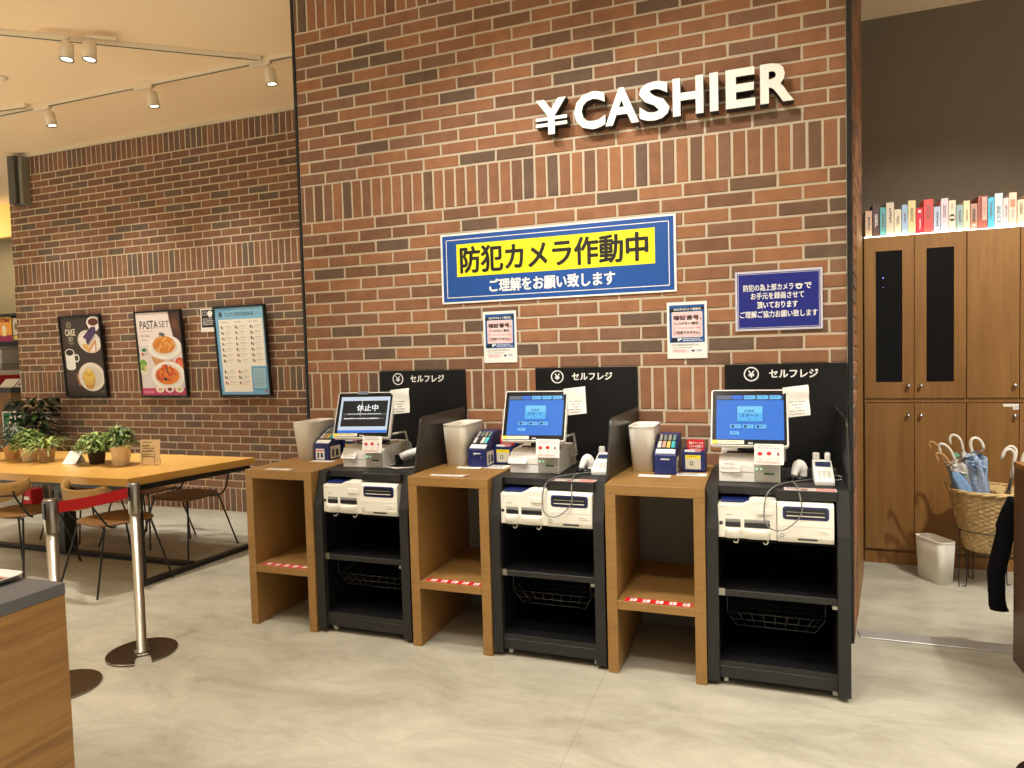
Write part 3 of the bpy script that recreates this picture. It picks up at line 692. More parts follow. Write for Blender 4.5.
# ---- terminal (receipt printer base + tilted touch screen)
def terminal(i, x, y, rz, label):
    t = thing('checkout_terminal', label, 'checkout terminal', (x, y, .8345), rz, group='white touch screen checkout terminals')
    w_ = .248; D = .32; H = .112
    P = [(0, 0), (0, .075), (.006, .098), (.05, H), (D - .05, H + .004), (D - .012, .09), (D, .06), (D, 0)]
    GL = [GREYP, WHITE]
    MB().prism([(y, z) for y, z in P], -w_ / 2, w_ / 2, WHITE, 'X', bev=.003, seg=1).build('printer_base', t)
    mb = MB(wallM(0, -.0005, 0))
    mb.box(-w_ / 2 + .003, w_ / 2 - .003, .044, .0455, -.001, .0012, MIDG)
    mb.box(.020, w_ / 2 - .003, .005, .094, 0, .0025, mat('receipt_door_grey', (176, 172, 158), .4), bev=.002)
    mb.box(.060, .100, .037, .044, .0028, .004, ink(16, 84, 52)); mb.ell(.030, .060, .005, .005, 9, glow('indicator_green', (190, 255, 210), 1.0)); mb.ell(.048, .060, .004, .004, 9, glow('indicator_green', (190, 255, 210), 1.0))
    mb.poly([(-.090, .034), (-.020, .034), (-.055, .018)], 2, GREYP); mb.build('printer_front', t)
    MB().prism([(.10, .116), (.13, .100), (.20, .105), (.17, .20), (.14, .26), (.12, .2)], -.05, .05, BLKP, 'X', bev=.004).build('stand_arm', t)
    MB().tube([(w_ / 2 + .008, .09, .17), (w_ / 2 + .022, .2, .17), (w_ / 2 + .026, .24, .06), (w_ / 2 - .01, .24, .055)], .006, WHITE).tube([(-w_ / 2 + .03, .10, .11), (w_ / 2 - .02, .1, .11)], .01, BLKP).build('support_bracket', t)
    # screen plane: bottom centre (0,.005,.150), tilted back
    tilt = radians(66); W2 = .158; HH = .259
    sw = radians((10, 4, 0)[i]); M2 = Matrix.Rotation(sw, 4, 'Z') @ frame_M((.001, -.026, .159), (1, 0, 0), (0, cos(tilt), sin(tilt)))
    mb = MB(M2); mb.prism(rr_pts(-W2, 0, W2, HH, .012), -.028, -.004, WHITE, 'Z', bev=.002, seg=1); mb.prism(rr_pts(-W2 + .002, .002, W2 - .002, HH - .002, .011), -.0039, .0, GREYP, 'Z'); mb.build('monitor', t)
    mb = MB(M2); mb.prism(rr_pts(-W2 + .007, .007, W2 - .007, HH - .007, .007), .0002, .001, mat('bezel_glass', (16, 16, 19), .25, spec=.25), 'Z'); mb.build('bezel', t)
    M3 = M2 @ Matrix.Translation((0, 0, .0012))
    mb = MB(M3); u0, u1, v0, v1 = -.134, .140, .030, .230
    if i == 0:
        mb.rect(u0, v0, u1, v1, 0, glow('screen_white', (214, 226, 240), .85))
        mb.rect(u0, v0, u1, v0 + .014, 1, glow('screen_blue', (52, 126, 226), .9))
        K = glow('screen_black', (20, 22, 24), .8); Wg = glow('screen_text', (250, 250, 250), .95); G_ = glow('screen_grey', (90, 94, 96), .8)
        mb.rect(u0 + .012, v0 + .034, u1 - .010, v1 - .022, 1, K)
        mb.text('休止中', -.040, .150, .078, .186, 2, Wg, bold=.025)
        mb.rect(u0 + .022, .127, u1 - .014, .137, 2, G_); mb.scribble(u0 + .045, .128, u1 - .018, .136, 3, Wg, 1, 5, .6)
        mb.rect(u0 + .014, .104, u1 - .022, .112, 2, G_); mb.scribble(u0 + .03, .104, u1 - .03, .1115, 3, Wg, 1, 6, .9)
        mb.tube([(-.015, .21, .001), (-.012, .185, .001), (-.02, .15, .001), (-.016, .12, .001)], .0012, PAPER, 4)
        mb.rect(-.045, .244, .012, .262, 2, glow('screen_grey2', (150, 152, 154), .6))
    else:
        mb.rect(u0, v0, u1, v1, 0, glow('screen_sky', (50, 120, 216), .95))
        mb.rect(u0, v1 - .022, u1, v1, 1, glow('screen_navy', (40, 66, 110), .8))
        mb.rect(u0, v1 - .018, u0 + .062, v1, 2, glow('screen_grey3', (120, 130, 142), .7)); mb.poly([(u0 + .064, v1 - .018), (u0 + .106, v1 - .018), (u0 + .112, v1 - .009), (u0 + .106, v1), (u0 + .064, v1)], 2, glow('screen_tab', (58, 118, 226), .9))
        LC = glow('screen_cyan', (112, 196, 248), .95)
        for k in range(3): mb.poly([(u0 + .112 + k * .052, v1 - .018), (u0 + .158 + k * .052, v1 - .018), (u0 + .163 + k * .052, v1 - .009), (u0 + .158 + k * .052, v1), (u0 + .112 + k * .052, v1), (u0 + .117 + k * .052, v1 - .009)], 3, LC)
        for k in range(3): mb.scribble(u0 + .122 + k * .052, v1 - .012, u0 + .152 + k * .052, v1 - .006, 4, glow('screen_navy', (40, 66, 110), .8), 1, k)
        mb.rrect(-.052, .108, .058, .182, .004, 2, glow('screen_btn_edge', (40, 100, 180), .9)); mb.rrect(-.049, .111, .056, .181, .004, 3, glow('screen_btn', (84, 178, 240), .95))
        mb.rect(-.047, .150, .054, .179, 4, glow('screen_btn_hi', (120, 204, 250), .95))
        TN = glow('screen_txt_navy', (16, 50, 110), .7)
        mb.text('お会計', -.018, .152, .024, .164, 5, TN, bold=.02); mb.text('スタート', -.034, .130, .038, .145, 5, TN, bold=.02); mb.poly([(-.002, .122), (.006, .122), (.002, .117)], 5, TN)
        for k in range(3):
            a = -.078 + k * .051; mb.rrect(a, .078, a + .047, .098, .003, 2, glow('screen_btn_edge', (40, 100, 180), .9)); mb.rrect(a + .001, .080, a + .046, .097, .003, 3, LC)
            mb.ell(a + .012, .088, .006, .006, 4, TN); mb.scribble(a + .020, .085, a + .042, .092, 4, TN, 1, k + 4)
        mb.rrect(-.078, .052, -.040, .066, .002, 2, LC); mb.scribble(-.072, .056, -.048, .062, 3, TN, 1, 9)
    mb.build('display', t)
    mb = MB(M3); mb.rect(-.150, .010, -.020, .026, 1, ink(232, 226, 200)); mb.rect(-.150, .010, -.128, .026, 2, ink(236, 212, 70)); mb.scribble(-.124, .014, -.028, .022, 2, ink(150, 130, 60), 1, 5)
    mb.rect(-.004 if i else -.008, .010, .016, .018, 1, ink(170, 170, 172)); mb.build('status_strip', t)
    return t, M2
tp = [(.578, -.437, 0), (1.526, -.425, 0), (2.505, -.450, 0)]
for i, (x, y, rz) in enumerate(tp):
    T_, M2 = terminal(i, x, y, rz, ['checkout terminal whose screen shows black with white Japanese characters', 'checkout terminal with blue screen, in the middle of the row', 'checkout terminal with blue screen, by the wooden cabinets'][i])
    Mw = Matrix.Translation((x, y, .8345)) @ Matrix.Rotation(rz, 4, 'Z')
    # instruction card hanging from the lower right of the monitor
    t = thing('payment_card_notice', 'small white card with red marks below the %s checkout screen' % which[i], 'card', Mw @ Vector((.080, -.036, .104)), rz, group='white instruction cards below the screens')
    Mc = frame_M((0, 0, 0), (1, 0, 0), (0, .12, 1))
    MB(Mc).prism(rr_pts(-.058, -.019, .058, .068, .004), 0, .0012, PAPER).build('card', t)
    mb = MB(Mc @ Matrix.Translation((0, 0, .0013)))
    for k in (-1, 0, 1): mb.ell(k * .036, .026 + (.002 if k == 0 else 0), .010 if k < 1 else .004, .008, 1, RDI if k < 1 else ink(140, 30, 30), n=14); mb.ring(k * .036, .003, .0065, .0078, 1, ink(180, 150, 150), 16)
    mb.scribble(-.044, .044, .050, .062, 1, ink(150, 140, 160), 2, 3, .5); mb.scribble(-.050, -.015, .050, -.006, 1, ink(220, 90, 80), 2, 4, .6); mb.build('print', t)
    # crumpled paper taped at the upper right of the monitor
    t = thing('paper_note', 'white paper note with handwriting taped beside the %s checkout screen' % which[i], 'paper', Mw @ (M2 @ Vector((.148, .256, .004))), rz, group='taped white paper notes beside the screens')
    hw, hh = .105, .130; mb = MB(frame_M((0, 0, 0), (.985, .17 if i else .10, .05), (-.06, .10, 1)))
    nx, ny = 8, 10; rnd = random.Random(i + 3)
    def ht(a, b): return .004 * sin(a * 5 + i) + .003 * sin(b * 7 + a * 3) + (.006 if i == 2 else .002) * a * sin(b * 9)
    g = [[mb.v((hw * a / nx - .012, -hh + hh * b / ny + .008 + .006 * (a / nx), ht(a / nx, b / ny))) for a in range(nx + 1)] for b in range(ny + 1)]
    k_ = mb.mi(PAPER)
    for a in range(nx):
        for b in range(ny): mb._face([g[b][a], g[b][a + 1], g[b + 1][a + 1], g[b + 1][a]], k_, True)
    o = mb.build('sheet', t)
    mb = MB(frame_M((0, 0, 0), (.985, .17 if i else .10, .05), (-.06, .10, 1)) @ Matrix.Translation((0, 0, .0115)))
    for k, (a0, a1) in enumerate(((.012, .082), (.020, .070), (.032, .060), (.008, .084), (.016, .078))): mb.scribble(a0, -.062 - k * .013, a1, -.053 - k * .013, 0, ink(110, 100, 96), 1, 10 + k)
    mb.build('handwriting', t)
    # small slip stuck to the printer
    t = thing('printer_slip', 'small white slip with red line stuck on the %s receipt printer' % which[i], 'paper', Mw @ Vector((-.118, -.004, .062)), rz, group='small slips on the receipt printers')
    Ms = frame_M((0, 0, 0), (1, -.05, .02), (0, .55 if i < 2 else .12, .8 if i < 2 else 1))
    MB(Ms).box(-.012 if i < 2 else .004, .082, -.018, .022, 0, .001, PAPER).build('paper', t)
    mb = MB(Ms @ Matrix.Translation((0, 0, .0011))); mb.scribble(.018, .010, .062, .018, 1, RDI, 1, 2); mb.scribble(.004, -.010, .074, .004, 1, ink(140, 136, 130), 2, 3); mb.build('print', t)

# barcode scanners and card readers
def scanner_lying(x, y, label):
    t = thing('barcode_scanner', label, 'scanner', (x, y, .8345), group='white hand scanners')
    MB().tube([(.09, .03, .080), (.055, .022, .078), (.0, .0, .066), (-.035, -.014, .050)], .022, WHITE, 14, taper=[.7, 1, .85, .8]).build('body', t)
    MB().box(-.062, -.036, -.034, .014, .004, .062, BLKP, bev=.004).build('holder', t)
    mb = MB()
    for k in range(3): mb.tube(smooth_path([(-.04, -.01, .02), (-.09, -.03 - .02 * k, .006), (-.10 + .03 * k, -.08, .005), (-.02, -.09 - .01 * k, .005), (.06, -.06, .006), (.07, .04 * k, .01)]), .0025, WCABLE, 6)
    mb.build('cable', t); return t
def scanner_up(x, y, label, long=True):
    t = thing('barcode_scanner', label, 'scanner', (x, y, .8345), group='white hand scanners')
    MB().lathe([(.0, .0), (.034, .0), (.034, .010), (.028, .018), (0, .020)], BLKP, 24).build('holder', t)
    prof = [(0.0, -.046), (.014, -.045), (.017, -.02), (.020, .0), (.026, .028), (.032, .050), (.032, .062), (.020, .070), (0, .071)]
    T_ = Matrix.Translation((.0, -.012, .052)) @ Matrix.Rotation(radians(32), 4, 'X') @ Matrix.Rotation(radians(-8), 4, 'Y')
    MB().tube(smooth_path([(-.016, -.034, .016), (-.010, -.020, .038), (.0, -.006, .060), (.010, .004, .064), (.019, .009, .046), (.021, .010, .014)], 4), .020, WHITE, 18, taper=[.55 + .65 * min(1, k / 11) if k < 17 else 1.0 for k in range(21)]).build('body', t)
    MB().tube([(-.023, -.050, .006), (-.016, -.034, .016), (-.014, -.030, .022)], .0145, BLKP, 14).build('collar', t)
    mb = MB(); mb.tube(smooth_path([(-.022, -.048, .010), (-.022, -.075, .006), (-.010, -.20, .008), (.00, -.268, -.03), (.0, -.275, -.09), (-.05, -.28, -.145), (-.10, -.28, -.155), (-.135, -.275, -.12), (-.13, -.262, -.03), (-.10, -.215, .006), (-.04, -.10, .006), (.04, -.02, .005), (.07, .03, .005)]), .0028, CABLE, 6)
    mb.build('cable', t); return t
scanner_lying(.795, -.345, 'white hand scanner lying beside the leftmost screen with tangled white cables')
scanner_up(1.760, -.345, 'white hand scanner standing between middle checkout screen and its card reader')
scanner_up(2.700, -.350, 'white hand scanner standing beside the rightmost checkout screen, grey cable hanging')
def card_reader(x, y, label, rz=0):
    t = thing('card_reader', label, 'card reader', (x, y, .8345), rz, group='white card readers')
    MB().prism([(-.135, 0), (-.138, .022), (-.045, .062), (.03, .085), (.05, .08), (.05, 0)], -.038, .038, WHITE, 'X', bev=.004, seg=2, smooth=True).build('body', t)
    mb = MB(frame_M((-.030, -.126, .0285), (1, 0, 0), (0, .92, .40)))
    for a in range(3):
        for b in range(4): mb.box(.006 + a * .018, .019 + a * .018, .008 + b * .014, .018 + b * .014, 0, .0015, GREYP, bev=.0005)
    mb.build('keypad', t)
    MB(frame_M((-.030, -.040, .0665), (1, 0, 0), (0, .956, .292))).box(0, .060, 0, .040, 0, .0022, ink(26, 40, 78), bev=.0006).build('display', t)
    MB().box(-.036, -.008, .02, .045, .078, .114, GREYP, bev=.004).build('card_slot', t)
    MB().box(.012, .034, .012, .045, .078, .116, WHITE, bev=.006, seg=2).build('contactless_antenna', t)
    if x > 2.5: MB().tube(smooth_path([(.03, .03, .02), (.07, .045, .012), (.085, .02, .006), (.06, -.01, .005), (.036, -.02, .008)]), .0022, WCABLE, 6).build('cable', t)
    return t
card_reader(1.842, -.285, 'white card reader partly hidden by the grey side screen of the middle kiosk')
card_reader(2.800, -.335, 'white card reader on the rightmost kiosk desk beside the brick wall edge')

# ---- things on the wooden stands
def bin_obj(x, y, z, label, h=.218, name='waste_bin', wt=.118, wb=.088, dt=.27, db=.235, rz=0, grp='cream desk bins on the stands'):
    t = thing(name, label, 'bin', (x, y, z), rz, group=grp)
    def ring(w, d, zz, r): return [(p[0], p[1], zz) for p in rr_pts(-w / 2, -d / 2, w / 2, d / 2, r, 6)]
    R_ = [ring(wb, db, 0, .03), ring(wb + (wt - wb) * .85, db + (dt - db) * .85, h * .90, .034), ring(wt - .004, dt - .004, h * .905, .036), ring(wt - .002, dt - .002, h * .985, .036), ring(wt, dt, h * .99, .036), ring(wt, dt, h, .036),
          ring(wt - .012, dt - .012, h, .032), ring(wt - .014, dt - .014, h * .95, .032), ring(wb - .006, db - .006, .006, .028)]
    MB().loft(R_, CREAM).build('shell', t)
    mb = MB()
    for k in range(9): mb.box(-wt * .40 + k * wt * .1 - .001, -wt * .40 + k * wt * .1 + .003, -dt / 2 - .0015, -dt / 2 + .001, h * .895, h * .90, GREYP)
    mb.build('grip_ribs', t)
    return t
bin_obj(.092, -.180, .8365, 'cream open bin on the leftmost wooden stand', wt=.130, wb=.088)
bin_obj(1.056, -.200, .8365, 'cream open bin on the middle wooden stand', wt=.135, wb=.108)
bin_obj(2.022, -.200, .8365, 'cream open bin on the rightmost wooden stand', wt=.128, wb=.098, dt=.235, db=.20)

def leaflet_box(x, y, label, rz=0, style=0, s=1.0):
    t = thing('leaflet_box', label, 'box', (x, y, .8365), rz, group='navy boxes with card pockets on the stands')
    w_ = .100; D = .235; hf = .122; hb = .170
    MB().prism([(0, 0), (0, .092), (.004, .094), (D * .62, hb), (D, hb), (D, 0)], 0, w_, NAVY, 'X', bev=.002, seg=1).build('case', t)
    Mt = frame_M((0, .004, .0945), (1, 0, 0), (0, D * .62 - .004, hb - .094))
    L_ = math.hypot(D * .62, hb - .094)
    MB(Mt).box(.006, w_ - .006, .004, .036, 0, .002, PAPER).build('label_strip', t)
    cols = ((206, 200, 190), (190, 150, 130), (206, 180, 90), (60, 170, 170)) if style else ((206, 206, 196), (40, 44, 50), (216, 214, 206), (90, 196, 204))
    mb = MB(Mt); mb.box(.006, w_ - .006, .040, L_ - .012, 0, .001, BLKP)
    for k in range(4):
        mb.box(.010 + k * .021, .026 + k * .021, .046, .096, .001, .006, ink(*cols[k]), bev=.001)
        mb.box(.012 + k * .021, .026 + k * .021, .106, .150, .001, .005, ink(*((150, 148, 140), (110, 120, 116), (140, 136, 126), (96, 130, 120))[k]), bev=.001)
    mb.build('card_pockets', t)
    mb = MB(wallM(0, -.0003, 0))
    if style == 2: # white picture label on the front
        mb.rect(.012, .006, .070, .066, 1, PAPER); mb.rect(.014, .052, .068, .058, 2, RDI); mb.poly([(.022, .012), (.034, .012), (.036, .044), (.024, .046)], 2, ink(40, 46, 70)); mb.poly([(.044, .014), (.062, .018), (.060, .040), (.046, .046)], 2, ink(60, 60, 76))
    else:
        mb.box(.030, .070, .068, .074, 0, .002, GREYP, bev=.0005)
        if style == 0: mb.tube([(.026, .056, .002), (.034, .064, .004), (.05, .066, .004)], .0015, STEEL, 5); mb.tube([(.072, .058, .002), (.078, .052, .004), (.070, .048, .004)], .0015, STEEL, 5)
    mb.build('front_label', t)
    Mside = frame_M((w_ + .0006, 0, 0), (0, 1, 0), (0, 0, 1)); mb = MB(Mside); mb.rect(.012, .008, .110, .078, 1, PAPER)
    mb.poly([(.028, .016), (.046, .018), (.048, .060), (.030, .062)], 2, ink(36, 40, 56)); mb.poly([(.060, .018), (.094, .020), (.090, .052), (.066, .060)], 2, ink(70, 70, 84)); mb.build('side_label', t)
    return t
leaflet_box(.152, -.275, 'navy box with card pockets and white picture labels on the leftmost stand', style=2)
leaflet_box(1.134, -.325, 'navy box with rows of card pockets on the middle stand')
leaflet_box(2.086, -.345, 'navy box with orange and teal pockets on the rightmost stand', style=1)
def sign_box(x, y, label, i):
    t = thing('card_return_box', label, 'box', (x, y, .8365), group='small navy boxes with a red sign')
    w_ = .106; D = .11
    mb = MB(); mb.box(0, w_, 0, D, 0, .004, NAVY); mb.box(0, w_, 0, .004, 0, .094, NAVY); mb.box(0, .004, .004, D, 0, .1, NAVY); mb.box(w_ - .004, w_, .004, D, 0, .1, NAVY); mb.box(.004, w_ - .004, D - .004, D, 0, .1, NAVY); mb.box(.004, w_ - .004, .03, .034, 0, .097, NAVY); mb.box(.004, w_ - .004, .004, D - .004, .07, .074, NAVY); mb.build('case', t)
    mb = MB(wallM(0, -.0004, 0)); mb.rect(.016, .014, .086, .080, 1, ink(206, 200, 176)); mb.rect(.016, .064, .086, .080, 2, ink(238, 216, 30)); mb.rect(.036, .032, .052, .050, 2, ink(90, 80, 60)); mb.rect(.040, .036, .048, .046, 3, ink(206, 200, 176)); mb.scribble(.024, .068, .076, .076, 3, ink(120, 90, 20), 1, 3); mb.build('front_label', t)
    mb = MB(); mb.box(.022, .1, .03 + .012, .03 + .016, .08, .148, ink(206, 22, 30)); mb.build('sign_plate', t)
    mb = MB(wallM(0, .0418, 0)); mb.text('現金チャージは', .030, .126, .094, .138, 1, W, bold=.02); mb.text('こちらの機械で', .030, .110, .094, .122, 1, W, bold=.02); mb.text('できません', .036, .097, .088, .106, 1, W, bold=.02); mb.build('sign_lettering', t)
    mb = MB(); mb.box(.012, .06, .008, .012, .06, .104, PAPER); mb.box(.03, .085, .018, .021, .06, .101, ink(216, 150, 150)); mb.build('receipts', t)
    return t
sign_box(.262, -.150, 'small navy box with a red sign behind the leftmost checkout terminal', 0)
sign_box(1.238, -.225, 'small navy box with yellow label beside the middle checkout terminal', 1)
sign_box(2.202, -.255, 'small navy box with red sign and yellow label on the rightmost stand', 2)
def slip(x, y, w_, d, rz, label, sd, print_=True, z=.8367, curl=0.0):
    t = thing('paper_slip', label, 'paper', (x, y, z), rz, group='paper slips on the wooden stands')
    mb = MB(); n = 8
    pts = [(w_ * k / n, curl * max(0, (k / n - .8)) ** 2 * 25) for k in range(n + 1)]
    P_ = pts + [(a, b + .0008) for a, b in pts[::-1]]
    mb.prism(P_, 0, d, PAPER, 'Y'); mb.build('paper', t)
    if print_:
        mb = MB(topM(0, 0, .001)); mb.scribble(.008, .010, w_ * .78, d - .008, 1, ink(110, 110, 140), 3, sd); mb.build('print', t)
slip(.075, -.600, .17, .035, -.02, 'printed strip at the front edge of the leftmost stand', 1, curl=.004)
slip(1.045, -.590, .20, .035, .02, 'curled printed strip at the front edge of the middle stand', 2, curl=.010)
slip(.16, -.330, .14, .05, .02, 'white slip before the bin on the leftmost stand', 3, False)
slip(1.085, -.375, .13, .05, .05, 'white slip before the bin on the middle stand', 4, False)
slip(2.02, -.415, .145, .05, -.02, 'white slip before the bin on the rightmost stand', 5, False)
slip(2.185, -.360, .135, .07, .0, 'pale printed sheet before the red-signed box on the rightmost stand', 6)
slip(1.225, -.345, .12, .10, .0, 'pale printed sheet before the yellow-labelled box on the middle stand', 7)

# ------------------------------------------------------------------ dining table and chairs
TZ = .685
t = thing('dining_table', 'long oak dining table with black steel frame beside the far brick wall', 'table', (-2.3, .12, 0))
tx, ty = -2.3, .12
MB().prism([(-1.30, -.45), (-1.232 - tx, -.330 - ty), (-1.030 - tx, .600 - ty), (-1.30, .470)], TZ - .052, TZ, OAKT, 'Z', bev=.002, seg=1).build('tabletop', t)
mb = MB()
mb.box(-1.25, 1.10, -.40, -.36, TZ - .085, TZ - .053, BLKW); mb.box(-1.25, 1.16, .36, .40, TZ - .085, TZ - .053, BLKW); 
mb.prism([(1.06, -.40), (1.10, -.40), (1.255, .44), (1.215, .44)], TZ - .085, TZ - .053, BLKW, 'Z'); mb.build('apron_frame', t)
for nm, (x, y) in (('leg', (1.145, -.44)),): MB().box(x - .02, x + .02, y - .012, y + .012, .03, TZ - .086, BLKW).build(nm, t)
MB().box(-.09, -.0, -.10, .0, .03, TZ - .053, BLKW, bev=.002).build('centre_post', t)
MB().box(-1.2, 1.13, -.055, -.005, 0, .03, BLKW, bev=.002).prism([(1.12, -.47), (1.165, -.47), (1.235, .47), (1.185, .47)], 0, .03, BLKW, 'Z').build('floor_rail', t)

def make_chair(loc, rz, label):
    t = thing('dining_chair', label, 'chair', loc, rz, group='dining chairs with thin black legs')
    SZ = .418
    # seat: rounded plate, slightly dished
    def outline(k): 
        pts = []
        for a in range(28):
            th = 2 * pi * a / 28; c_, s2 = cos(th), sin(th)
            x = .215 * k * math.copysign(abs(c_) ** .62, c_); y = .190 * k * math.copysign(abs(s2) ** .62, s2)
            x *= 1.0 + .10 * (y / .19); pts.append((x, y))
        return pts
    rings = [[(x, y, SZ - .006) for x, y in outline(.97)], [(x, y, SZ) for x, y in outline(1.0)], [(x, y, SZ + .007) for x, y in outline(.985)], [(x, y, SZ + .002) for x, y in outline(.8)], [(x, y, SZ - .002) for x, y in outline(.4)]]
    MB().loft(rings, CHW).build('seat', t)
    # curved backrest
    mb = MB(); n = 16; fr = []; 
    for k in range(n + 1):
        th = -1.15 + 2.3 * k / n
        x = .248 * sin(th) / sin(1.15); y = -.245 + .10 * (1 - cos(th)) / (1 - cos(1.15))
        q = abs(2 * k / n - 1)
        zt = .652 + .028 * q ** 2; zb = .525 + .095 * q ** 2.5
        nx, ny = sin(th) * .35, -1; l = math.hypot(nx, ny); nx /= l; ny /= l
        zm = (zt + zb) / 2
        fr.append([(x, y, zb), (x + nx * .012, y + ny * .012 - .010, zb), (x + nx * .012, y + ny * .012 - .004, zm), (x + nx * .012, y + ny * .012 - .014, zt), (x, y - .008, zt), (x, y + .004, zm)])
    mb.loft(fr, BACKW); mb.build('backrest', t)
    r_ = .0065
    for sx in (-1, 1):
        for fy, ft in ((.23, .15), (-.24, -.15)):
            MB().tube(smooth_path([(sx * .245, fy, .002), (sx * .175, ft, SZ - .045), (sx * .165, ft * .97, SZ - .022), (sx * .13, ft * .9, SZ - .0135), (sx * .02, ft * .9, SZ - .0135)], 5), r_, BLKW, 8).build('leg', t)
        MB().tube(smooth_path([(sx * .12, -.05, SZ - .014), (sx * .20, -.10, SZ - .012), (sx * .222, -.155, SZ + .02), (sx * .205, -.222, .56), (sx * .200, -.232, .61)], 5), r_, BLKW, 8).build('back_upright', t)
    MB().tube([(-.196, -.226, .575), (-.10, -.262, .575), (0, -.272, .575), (.10, -.262, .575), (.196, -.226, .575)], .005, BLKW, 8).build('crossbar', t)
    return t
c0 = make_chair((-1.39, -.305, 0), radians(-14), 'wooden chair with curved backrest just behind the red belt barrier')
dup(c0, (-2.27, -.31, 0), radians(10), 'wooden chair with curved backrest on the near side, cut by the photo edge')
dup(c0, (-1.52, .41, 0), radians(178), 'wooden chair across the table, nearest the wooden checkout stand')
dup(c0, (-2.05, .52, 0), radians(184), 'wooden chair across the table, in the middle of the far row')
dup(c0, (-2.72, .52, 0), radians(176), 'wooden chair across the table, at the left of the far row')

# ------------------------------------------------------------------ plants on the table
GR = [mat('leaf_green', (92, 124, 48), .5), mat('leaf_bright', (126, 156, 66), .5), mat('leaf_deep', (56, 88, 38), .5), mat('leaf_pale', (160, 174, 96), .5), mat('leaf_dark', (34, 52, 30), .4), mat('leaf_silver', (120, 136, 120), .6)]
def leaf(mb, p, d, L_, w_, m, droop=.3, seg=4):
    d = Vector(d).normalized(); side = d.cross(Vector((0, 0, 1)))
    if side.length < .05: side = Vector((1, 0, 0))
    side.normalize(); p = Vector(p); prev = None; i = mb.mi(m); pos = p.copy(); dd = d.copy()
    for k in range(seg + 1):
        q = k / seg; ww = w_ * sin(pi * min(.97, .12 + .88 * q)) ** .8
        a = mb.v(pos - side * ww); b = mb.v(pos + side * ww)
        if prev: mb._face([prev[0], prev[1], b, a], i, True)
        prev = (a, b); dd = (dd + Vector((0, 0, -droop / seg))).normalized(); pos += dd * L_ / seg
def plant(x, y, label, pot, pr, ph, fol, spread, height, name='potted_plant', n=150, ll=.045, lw=.010, cols=(0, 1, 2, 3), droop=.9, cz=0.0, z=TZ, seed=1, grp='potted plants on the dining table'):
    t = thing(name, label, 'plant', (x, y, z), group=grp)
    potp = [(0, 0), (pr * .70, 0), (pr * .74, .004), (pr * .95, ph * .86), (pr, ph * .88), (pr, ph), (pr * .88, ph), (pr * .86, ph * .9), (0, ph * .88)]
    MB().lathe(potp, pot, 28).build('pot', t)
    rnd = random.Random(seed); mb = MB()
    for k in range(n):
        th = rnd.uniform(0, 2 * pi); q = rnd.random() ** .6
        hx = spread * q * cos(th); hy = spread * q * sin(th)
        hz = ph + height * (1 - .75 * q * q) * rnd.uniform(.35, 1) - (.02 * (q > .8))
        if fol == 'bush':
            el = rnd.uniform(-.25, .9)
            leaf(mb, (hx * .82, hy * .82, hz - .012), (cos(th + rnd.uniform(-.8, .8)), sin(th + rnd.uniform(-.8, .8)), el), ll * rnd.uniform(.7, 1.2), lw, GR[rnd.choice(cols)], droop)
        elif fol == 'blade':
            e2 = rnd.uniform(.5, 2.4); leaf(mb, (rnd.uniform(-.012, .012), rnd.uniform(-.012, .012), ph * .9), (cos(th), sin(th), e2), spread * rnd.uniform(.9, 1.6), lw, GR[rnd.choice(cols)], droop, 7)
    if fol == 'bush':
        for k in range(n // 6):
            th = rnd.uniform(0, 2 * pi); q = rnd.uniform(.3, 1)
            mb.tube([(0, 0, ph * .88), (spread * .4 * q * cos(th), spread * .4 * q * sin(th), ph + height * .5), (spread * .8 * q * cos(th), spread * .8 * q * sin(th), ph + height * .7 * (1 - .5 * q))], .0015, GR[2], 4)
    mb.build('foliage', t); return t
POTC = mat('pale_clay_pot', (238, 220, 188), .7); POTK = mat('dark_pot', (44, 38, 32), .6); POTT = mat('straw_pot', (214, 172, 118), .8, bump=1, bscale=90); POTW = mat('wicker_pot', (158, 136, 108), .8, bump=1, bscale=160, vary=.5, vscale=60)
plant(-1.790, .10, 'leafy green plant in a pale beige pot beside the menu stand', POTC, .071, .150, 'bush', .130, .160, n=620, ll=.038, lw=.0075, seed=2)
plant(-2.055, .12, 'bushy green plant in a dark brown pot on the dining table', POTK, .066, .125, 'bush', .160, .130, n=520, ll=.040, lw=.0085, cols=(0, 1, 1, 3), seed=3)
plant(-2.550, .10, 'spiky striped plant in a patterned woven pot on the table', POTW, .060, .115, 'blade', .170, .1, n=44, lw=.007, cols=(3, 3, 1), droop=1.6, seed=4)
plant(-2.755, .11, 'bright green fern in a whitish pot on the dining table', POTC, .066, .115, 'bush', .130, .155, n=420, ll=.05, lw=.0075, cols=(1, 1, 3, 0), seed=5)
plant(-2.985, .14, 'silvery grey plant in a straw-coloured pot, leftmost on the table', POTT, .068, .125, 'bush', .120, .19, n=240, ll=.045, lw=.008, cols=(5, 5, 4), seed=6)
t = thing('table_card', 'white slanted card between two potted plants on the dining table', 'sign', (-2.250, .045, TZ), radians(6))
Mt = frame_M((0, 0, .001), (1, 0, 0), (.0, .55, .62))
MB(Mt).box(-.06, .06, 0, .115, 0, .002, PAPER).build('front_sheet', t); mb = MB(Mt @ Matrix.Translation((0, 0, .0022))); mb.scribble(-.04, .02, .045, .095, 1, ink(150, 146, 140), 5, 4, .4); mb.build('print', t)
MB().prism([(.061, .0), (.1, .0), (.062, .070)], -.058, .058, PAPER, 'X').build('back_sheet', t)
t = thing('menu_stand', 'small cream menu sheet in a wire holder at the right of the plants', 'sign', (-1.550, .13, TZ), radians(10))
